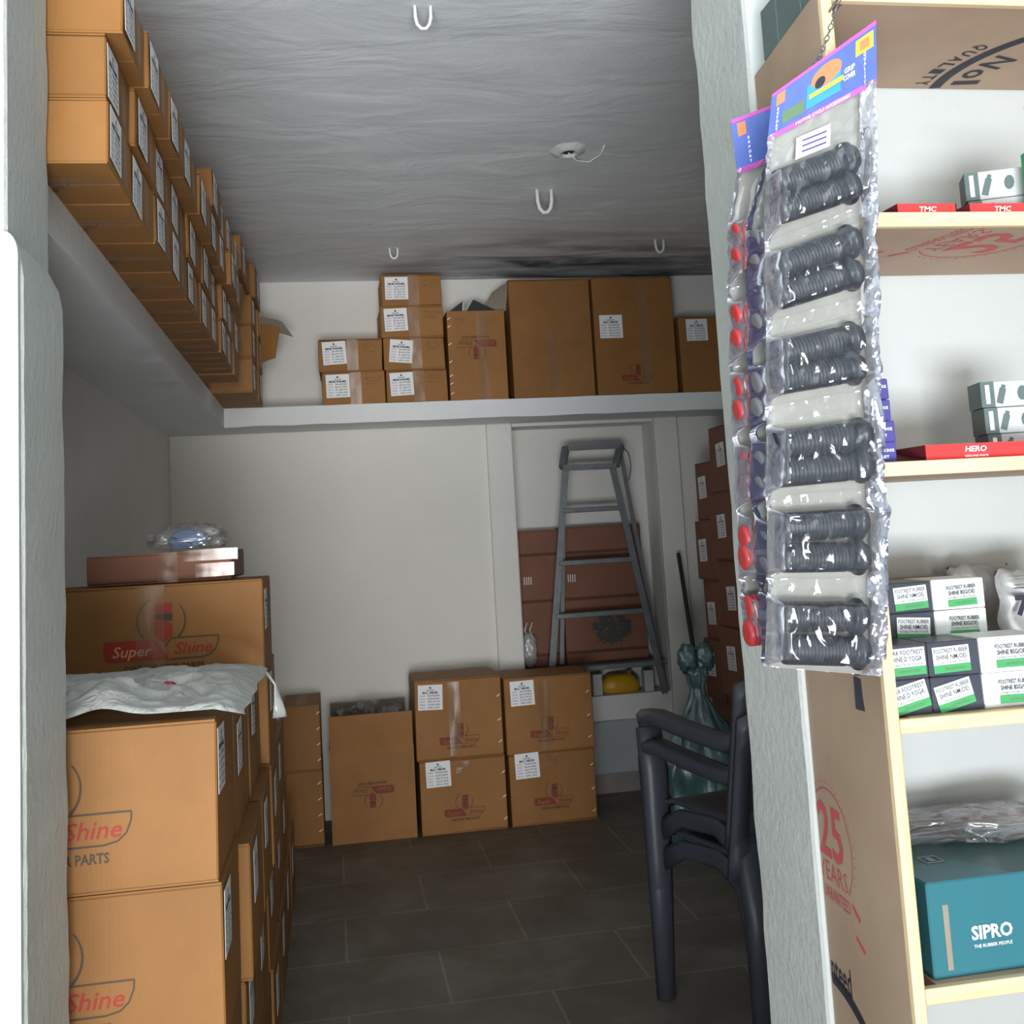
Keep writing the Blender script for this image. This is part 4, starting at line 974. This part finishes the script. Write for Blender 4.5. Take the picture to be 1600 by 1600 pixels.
xo = fx(1405, 920, 1.56); sb('open_tray', xo, xo+.10, 1.556, 1.63, zb0, aty(1440, 905, 1.56).z, 'card', 'shallow brown box with red stripes behind the back footrest boxes', 'box')
# grey plastic sacks with prints
def sack(x0, x1, y, z0, z1, label, prn=None, seed=1, dep=.028):
    Rt = root('plastic_sack', ((x0+x1)/2, y, z0), label, 'bag', 'grey printed sacks behind the footrest boxes'); mb = MB(); w_, h_ = x1-x0, z1-z0
    for s_ in (-1, 1):
        def fn(u, v, s_=s_):
            e = max(0, min(1, 7*u, 7*(1-u), 7*v, 7*(1-v)))**.5; b = dep*e*(.8+.3*noise.noise(Vector((u*4, v*4, seed))))
            return ((u-.5)*w_+.006*noise.noise(Vector((v*6, seed, 0))), s_*b, v*h_+.006*noise.noise(Vector((u*5, seed, 3))))
        grid_surface(mb, fn, 24, 24, M['polygrey'])
    mb.build('sack_body', Rt)
    if prn: prn(Rt, w_, h_)
def p705(Rt, w_, h_):
    mb = MB(); Y = -.0345; fn = lambda p: (p[0], Y, p[1])
    text(mb, '705', -.024, h_*.72, .026, M['ink'], width=.062, bold=.05, fn=fn); text(mb, 'N', -.016, h_*.28, .03, M['ink'], width=.022, bold=.05, fn=fn)
    for a, b in ((h_*.86, .0015), (h_*.89, .0006)): mb.box((-w_*.45, Y, a), (w_*.45, Y+.0005, a+b), M['ink'])
    mb.build('lettering', Rt)
    mb = MB(); mx = frame((-.016, Y, h_*.27), (1, 0, 0), (0, 0, 1)); mb.arc(0, 0, .030, 0, 2*PI, .011, M['redtray'], mx, 40)
    for i in range(16): a = 2*PI*i/16; mb.box((.034, -.0035, 0), (.041, .0035, .0004), M['redtray'], mx @ Matrix.Rotation(a, 4, 'Z'))
    mb.build('gear_print', Rt)
xs1 = fx(1481, 900, 1.60); zs = aty(1500, 885, 1.60).z
sack(xs1, xs1+.105, 1.60, zf+.0005+.05, zs, 'pale grey printed plastic sack at the back of the fourth shelf', None, 3)
xs2 = fx(1558, 900, 1.50); sack(xs2, xs2+.12, 1.505, zf+.0005, aty(1560, 893, 1.50).z, 'grey plastic sack with a red gear print and large digits', p705, 8, .026)
# teal box
def steal(Rt, w, d, h):
    mb = MB(); text(mb, 'SIPRO', 0, 0, .0165, M['whitep'], width=.060, bold=.03); text(mb, 'THE RUBBER PEOPLE', 0, -.017, .0042, M['whitep'], width=.056, bold=.01)
    mb.build('lettering', Rt, mx=face_mx(w, d, h, 'front', -w/2+.088, -.008, 0, .0012))
    mb = MB(); mx = face_mx(w, d, h, 'top', -w/2+.06, -.02, 0, .0012)
    for a, b in (((-.014, -.014), (.014, -.0125)), ((-.014, .0125), (.014, .014)), ((-.014, -.014), (-.0125, .014)), ((.0125, -.014), (.014, .014))): mb.box((*a, 0), (*b, .0003), M['greycard'], mx)
    text(mb, 'S', 0, 0, .014, M['greycard'], mx, bold=.05); mb.build('top_mark', Rt)
    mb = MB(); mb.box((-w/2+.02, -.0006, -.0), (-w/2+.028, 0, h*.68), M['cardin'], Matrix.Translation((0, -d/2-.0004, .01))); mb.build('brown_streak', Rt)
z5 = .7458; xt = fx(1449, 1450, 1.385)
sb('teal_parts_box', xt, xt+.26, 1.385, 1.60, z5, aty(1441, 1381, 1.385).z, 'teal', 'big teal box with a dark top and white lettering on the lowest visible shelf', 'box', None, .02, {'top': 'tealtop', 'left': 'tealtop'}, .002, steal)
Rt = root('plastic_bag', (xt+.16, 1.57, aty(1441, 1381, 1.385).z+.001), 'crumpled clear plastic bag lying on the teal box', 'bag')
mb = MB(); blob(mb, (0, 0, .014), .14, .045, .018, M['polyclear'], 9, .35, 3.6); blob(mb, (.06, -.02, .014), .07, .045, .021, M['polyclear'], 4, .35, 3.6); mb.build('film', Rt)

# ---------------------------------------------------------------- hanging grip packs
def grip(mb, a, b, r_, m):
    a, b = Vector(a), Vector(b); L = (b-a); pts = []; rad = []
    seq = [(0, .55), (.004, .85), (.02, .97)]
    k = 17
    for i in range(k): 
        t = .05+.70*i/k; seq += [(t, 1.0), (t+.70/k*.5, 1.0), (t+.70/k*.55, .93), (t+.70/k*.95, .93)]
    seq += [(.80, 1.0), (.81, .88), (.86, .88), (.87, 1.22), (.90, 1.26), (.93, 1.22), (.935, .9), (1.0, .86)]
    for t, q in seq: pts.append(a+L*t); rad.append(r_*q)
    mb.tube(pts, rad, m, 20)
def edge_pts(rows, Y):
    return [aty(x, y, Y) for x, y in rows]
def interp(rows, t):
    # rows: list of (t, point)
    for (t0, p0), (t1, p1) in zip(rows, rows[1:]):
        if t <= t1: return p0.lerp(p1, (t-t0)/(t1-t0))
    return rows[-1][1]
def pack(name, Y, Lrows, Rrows, header_t, pairs, mat, label, group, front_detail=True, rgrip=.0185, yaw=0.0, edge='filmedge'):
    """Lrows / Rrows: the outline read off the photo on the pack's own hanging plane"""
    Lp = [(t, aty(x, y, Y+yaw)) for t, x, y in Lrows]; Rp = [(t, aty(x, y, Y-yaw)) for t, x, y in Rrows]
    org = interp(Lp, 0).lerp(interp(Rp, 0), .5)
    Rt = root(name, org, label, 'pack', group)
    def P(u, t, off=0): a = interp(Lp, t); b = interp(Rp, t); p = a.lerp(b, u)-org; return Vector((p.x, p.y-off, p.z))
    mb = MB(); grid_surface(mb, lambda u, v: P(.02+.84*u, v, .002*noise.noise(Vector((u*3, v*9, 2)))), 10, 60, M['backing']); o = mb.build('backing_card', Rt)
    md = o.modifiers.new('t', 'SOLIDIFY'); md.thickness = .0008
    for (u0, ta, u1, tb) in pairs:
        mb = MB(); grip(mb, P(u0, ta, .021), P(u1, tb, .021), rgrip, M[mat]); mb.build('grip_cover', Rt)
    # film front
    cent = [sum(pairs[i+j][1]+pairs[i+j][3] for j in (0, 1))/4 for i in range(0, len(pairs), 2)]
    def bulge(u, t):
        q = min([abs(t-c) for c in cent]); k = 1 if q < .046 else max(0, 1-(q-.046)/.014); e = max(0, min(1, u/.06, (.87-u)/.05))
        return .004+(.023+rgrip*1.28)*(k*k*(3-2*k))*e**.5
    def ff(u, v):
        t = header_t*.9+(1-header_t*.9)*v; e = 1 if .05 < u < .84 else 1.0
        cr = .0035*(1-2*abs(noise.noise(Vector((u*9, t*30, 1)))))+(.006*noise.noise(Vector((u*30, t*55, 7))) if (u > .8 or u < .08) else 0)
        wob = .035*noise.noise(Vector((t*14, 3, 1)))+.02*noise.noise(Vector((t*40, 3, 1)))
        uu = u+(wob*u if u > .8 else (wob*(1-u)*.6 if u < .06 else 0))
        return P(uu, t, bulge(u, t)+cr)
    mb = MB(); grid_surface(mb, ff, 46, 220, M['film'], True, lambda u, v: M[edge] if (u > .845 or u < .045) else M['film']); mb.build('film_sleeve', Rt)
    # header card
    mb = MB(); zz_ = .0045; o_ = lambda u, t, k=0: P(u, t, zz_+k*.0006+.0)
    def quad(u0, t0, u1, t1, m, k, n1=6, n2=4): grid_surface(mb, lambda u, v: o_(u0+(u1-u0)*u, t0+(t1-t0)*v, k), n1, n2, m, False)
    H = header_t
    quad(0, 0, 1, H, M['hblue'], 0); quad(.0, H*.90, 1, H, M['hmag'], 1); quad(0, 0, 1, H*.07, M['hmag'], 1)
    quad(.05, .1*H, .13, .34*H, M['horange'], 1, 1, 1); quad(.80, .12*H, .97, .38*H, M['hyel'], 1, 1, 1); quad(.84, .17*H, .93, .33*H, M['horange'], 2, 1, 1)
    if front_detail:
        quad(.34, .34*H, .66, .78*H, M['hcyan'], 1); quad(.12, .55*H, .32, .80*H, M['hgreen'], 1)
        quad(.36, .54*H, .68, .62*H, M['hyel'], 3)
        el = [o_(.52+.145*math.cos(a), H*.33+H*.19*math.sin(a), 2) for a in [2*PI*i/24 for i in range(24)]]; mb.add(el, [tuple(range(24))], M['horange'])
        el = [o_(.46+.05*math.cos(a), H*.42+H*.10*math.sin(a), 3) for a in [2*PI*i/12 for i in range(12)]]; mb.add(el, [tuple(range(12))], M['ink'])
        W_ = (interp(Rp, H)-interp(Lp, H)).length; Hh = (interp(Lp, H)-interp(Lp, 0)).length
        def hf(p): return tuple(o_(p[0]/W_, -p[1]/Hh*H, 3))
        text(mb, 'GRIP', .74*W_, -.50*Hh, .0055, M['whitep'], width=.018, bold=.02, fn=hf); text(mb, 'COVER', .74*W_, -.62*Hh, .0055, M['whitep'], width=.020, bold=.02, fn=hf)
        for i, ch in enumerate('QUALITY'): text(mb, ch, .885*W_, -(.42+.075*i)*Hh, .0036, M['whitep'], bold=.03, fn=hf)
        text(mb, 'MOTOR CYCLE ACCESSORIES', .5*W_, -.95*Hh, .0035, M['whitep'], width=.09, fn=hf)
    W_ = (interp(Rp, H)-interp(Lp, H)).length; Hh = (interp(Lp, H)-interp(Lp, 0)).length
    def hf2(p): return tuple(o_(p[0]/W_, -p[1]/Hh*H, 3))
    for i, ch in enumerate('EXPORT'): text(mb, ch, .07*W_+(.0 if front_detail else .012), -(.42+.085*i)*Hh, .0038, M['whitep'], bold=.03, fn=hf2)
    o = mb.build('header_card', Rt); md = o.modifiers.new('t', 'SOLIDIFY'); md.thickness = .0003; md.offset = -1
    if front_detail:   # price sticker under the header
        mb = MB(); st = lambda u, v: P(.245+.31*u, H+.022+.036*v+.004*u, .012); grid_surface(mb, st, 2, 2, M['paper'], False)
        for i in range(3): grid_surface(mb, lambda u, v, i=i: P(.30+.22*u, H+.030+.009*i+.003*v+.004*u, .0125), 1, 1, M['purple'], False)
        mb.build('price_sticker', Rt)
    return Rt
def tY(y): return (y-150)/(1040-150)
Lr = [(0, 1204, 150), (.085, 1197, 223), (.2, 1190, 328), (.45, 1194, 551), (.7, 1194, 773), (.87, 1196, 925), (1, 1191, 1041)]
Rr = [(0, 1366, 34), (.085, 1367, 134), (.2, 1366, 250), (.45, 1369, 510), (.7, 1378, 758), (.87, 1380, 926), (1, 1373, 1056)]
def inv_t(rows, x, y):   # t of the pack's left edge for a left-end height y
    for (t0, _, y0), (t1, _, y1) in zip(rows, rows[1:]):
        if y <= y1: return t0+(t1-t0)*(y-y0)/(y1-y0)
    return rows[-1][0]+(y-rows[-1][2])/900
def pr(L, Rw, xl, yl, xr, yr, LX, RX):
    """turn the two ends of a grip, read off the photo, into (u, t) on the pack"""
    def solve(x, y):
        u, t = .5, .5
        for _ in range(40):
            def X(u, t):
                a = [p for p in (L,)][0]; 
                def ip(rows, t):
                    for (t0, x0, y0), (t1, x1, y1) in zip(rows, rows[1:]):
                        if t <= t1: q = (t-t0)/(t1-t0); return x0+(x1-x0)*q, y0+(y1-y0)*q
                    return rows[-1][1:]
                p, q = ip(L, t), ip(Rw, t); return p[0]+(q[0]-p[0])*u, p[1]+(q[1]-p[1])*u
            cx_, cy_ = X(u, t); u += (x-cx_)/175*.8; t += (y-cy_)/900*.8; t = min(max(t, 0), 1)
        return u, t
    a = solve(xl, yl); b = solve(xr, yr); return (a[0], a[1], b[0], b[1])
G1 = []
for (xl, y1, y2, xr, y3, y4) in ((1202, 298, 338, 1322, 254, 298), (1203, 425, 470, 1326, 382, 432), (1199, 560, 600, 1330, 532, 578), (1199, 700, 742, 1344, 682, 728), (1207, 826, 872, 1338, 816, 870), (1210, 962, 1012, 1338, 962, 1016)):
    G1.append(pr(Lr, Rr, xl, y1, xr, y3, 0, 0)); G1.append(pr(Lr, Rr, xl+1, y2, xr+2, y4, 0, 0))
pack('grip_cover_pack', 1.295, Lr, Rr, .085, G1, 'rubber', 'front hanging pack of ribbed black grip covers in clear film', 'grip cover packs hanging by the doorway')
# second pack: grey-black grips, peeping out at the left
L2 = [(0, 1204, 168), (.1, 1192, 262), (.2, 1164, 350), (.45, 1166, 560), (.7, 1172, 780), (.87, 1182, 925), (1, 1187, 1035)]
R2 = [(0, 1330, 75), (.1, 1340, 190), (.2, 1366, 270), (.45, 1371, 520), (.7, 1382, 765), (.87, 1386, 920), (1, 1380, 1030)]
G2 = []
for (xl, y1, y2, m_) in ((1168, 385, 425, 0), (1170, 476, 516, 0), (1169, 606, 646, 0), (1174, 728, 766, 0), (1182, 850, 890, 0), (1190, 965, 1005, 0)):
    G2.append(pr(L2, R2, xl, y1, xl+130, y1-25, 0, 0)); G2.append(pr(L2, R2, xl, y2, xl+130, y2-25, 0, 0))
pack('grip_cover_pack', 1.352, L2, R2, .09, G2, 'greyrubber', 'middle hanging pack of dark grip covers behind the front one', 'grip cover packs hanging by the doorway', False, .0175, edge='filmdark')
L3 = [(0, 1140, 190), (.1, 1150, 275), (.2, 1134, 360), (.45, 1137, 570), (.7, 1147, 780), (.87, 1154, 925), (1, 1160, 1000)]
R3 = [(0, 1300, 130), (.1, 1305, 215), (.2, 1290, 320), (.45, 1295, 540), (.7, 1305, 760), (.87, 1315, 915), (1, 1322, 995)]
G3 = []
for (xl, y1, y2) in ((1138, 375, 412), (1138, 500, 538), (1141, 612, 648), (1149, 726, 764), (1150, 842, 872), (1157, 950, 988)):
    G3.append(pr(L3, R3, xl, y1, xl+115, y1-15, 0, 0)); G3.append(pr(L3, R3, xl, y2, xl+115, y2-15, 0, 0))
pack('grip_cover_pack', 1.414, L3, R3, .10, G3, 'redrubber', 'rear hanging pack of red grip covers nearest to the room opening', 'grip cover packs hanging by the doorway', False, .0175)
# chain and nail that carry the packs, hung from the rack's upright
c0 = aty(1296, 14, 1.352); Rt = root('hanging_chain', c0, 'thin steel chain on a nail above the hanging packs', 'chain')
mb = MB(); mb.tube([(.004, .012, 0), (0, -.03, .002), (0, -.034, .008)], .0018, M['chain'], 8); mb.build('nail', Rt)
mb = MB(); q0 = Vector((-.001, -.028, -.003)); tgt = aty(1262, 118, 1.31)-c0
for i in range(16):
    t = i/15; p = q0.lerp(tgt, t)+Vector((0, 0, -.012*math.sin(PI*t))); dr = (tgt-q0).normalized(); ax = Vector((0, 1, 0)) if i % 2 else Vector((.7, 0, .7)); ax = (ax-dr*ax.dot(dr)).normalized()
    pts = [p+dr*(.0055*math.cos(a))+ax*(.0030*math.sin(a)) for a in [2*PI*k/10 for k in range(11)]]; mb.tube(pts, .0009, M['chain'], 6, caps=False)
mb.build('links', Rt)
for o in sc.objects:
    if o.type == 'MESH' and not o.get('label') and o.parent is None and not o.get('kind'): print('UNTAGGED', o.name)
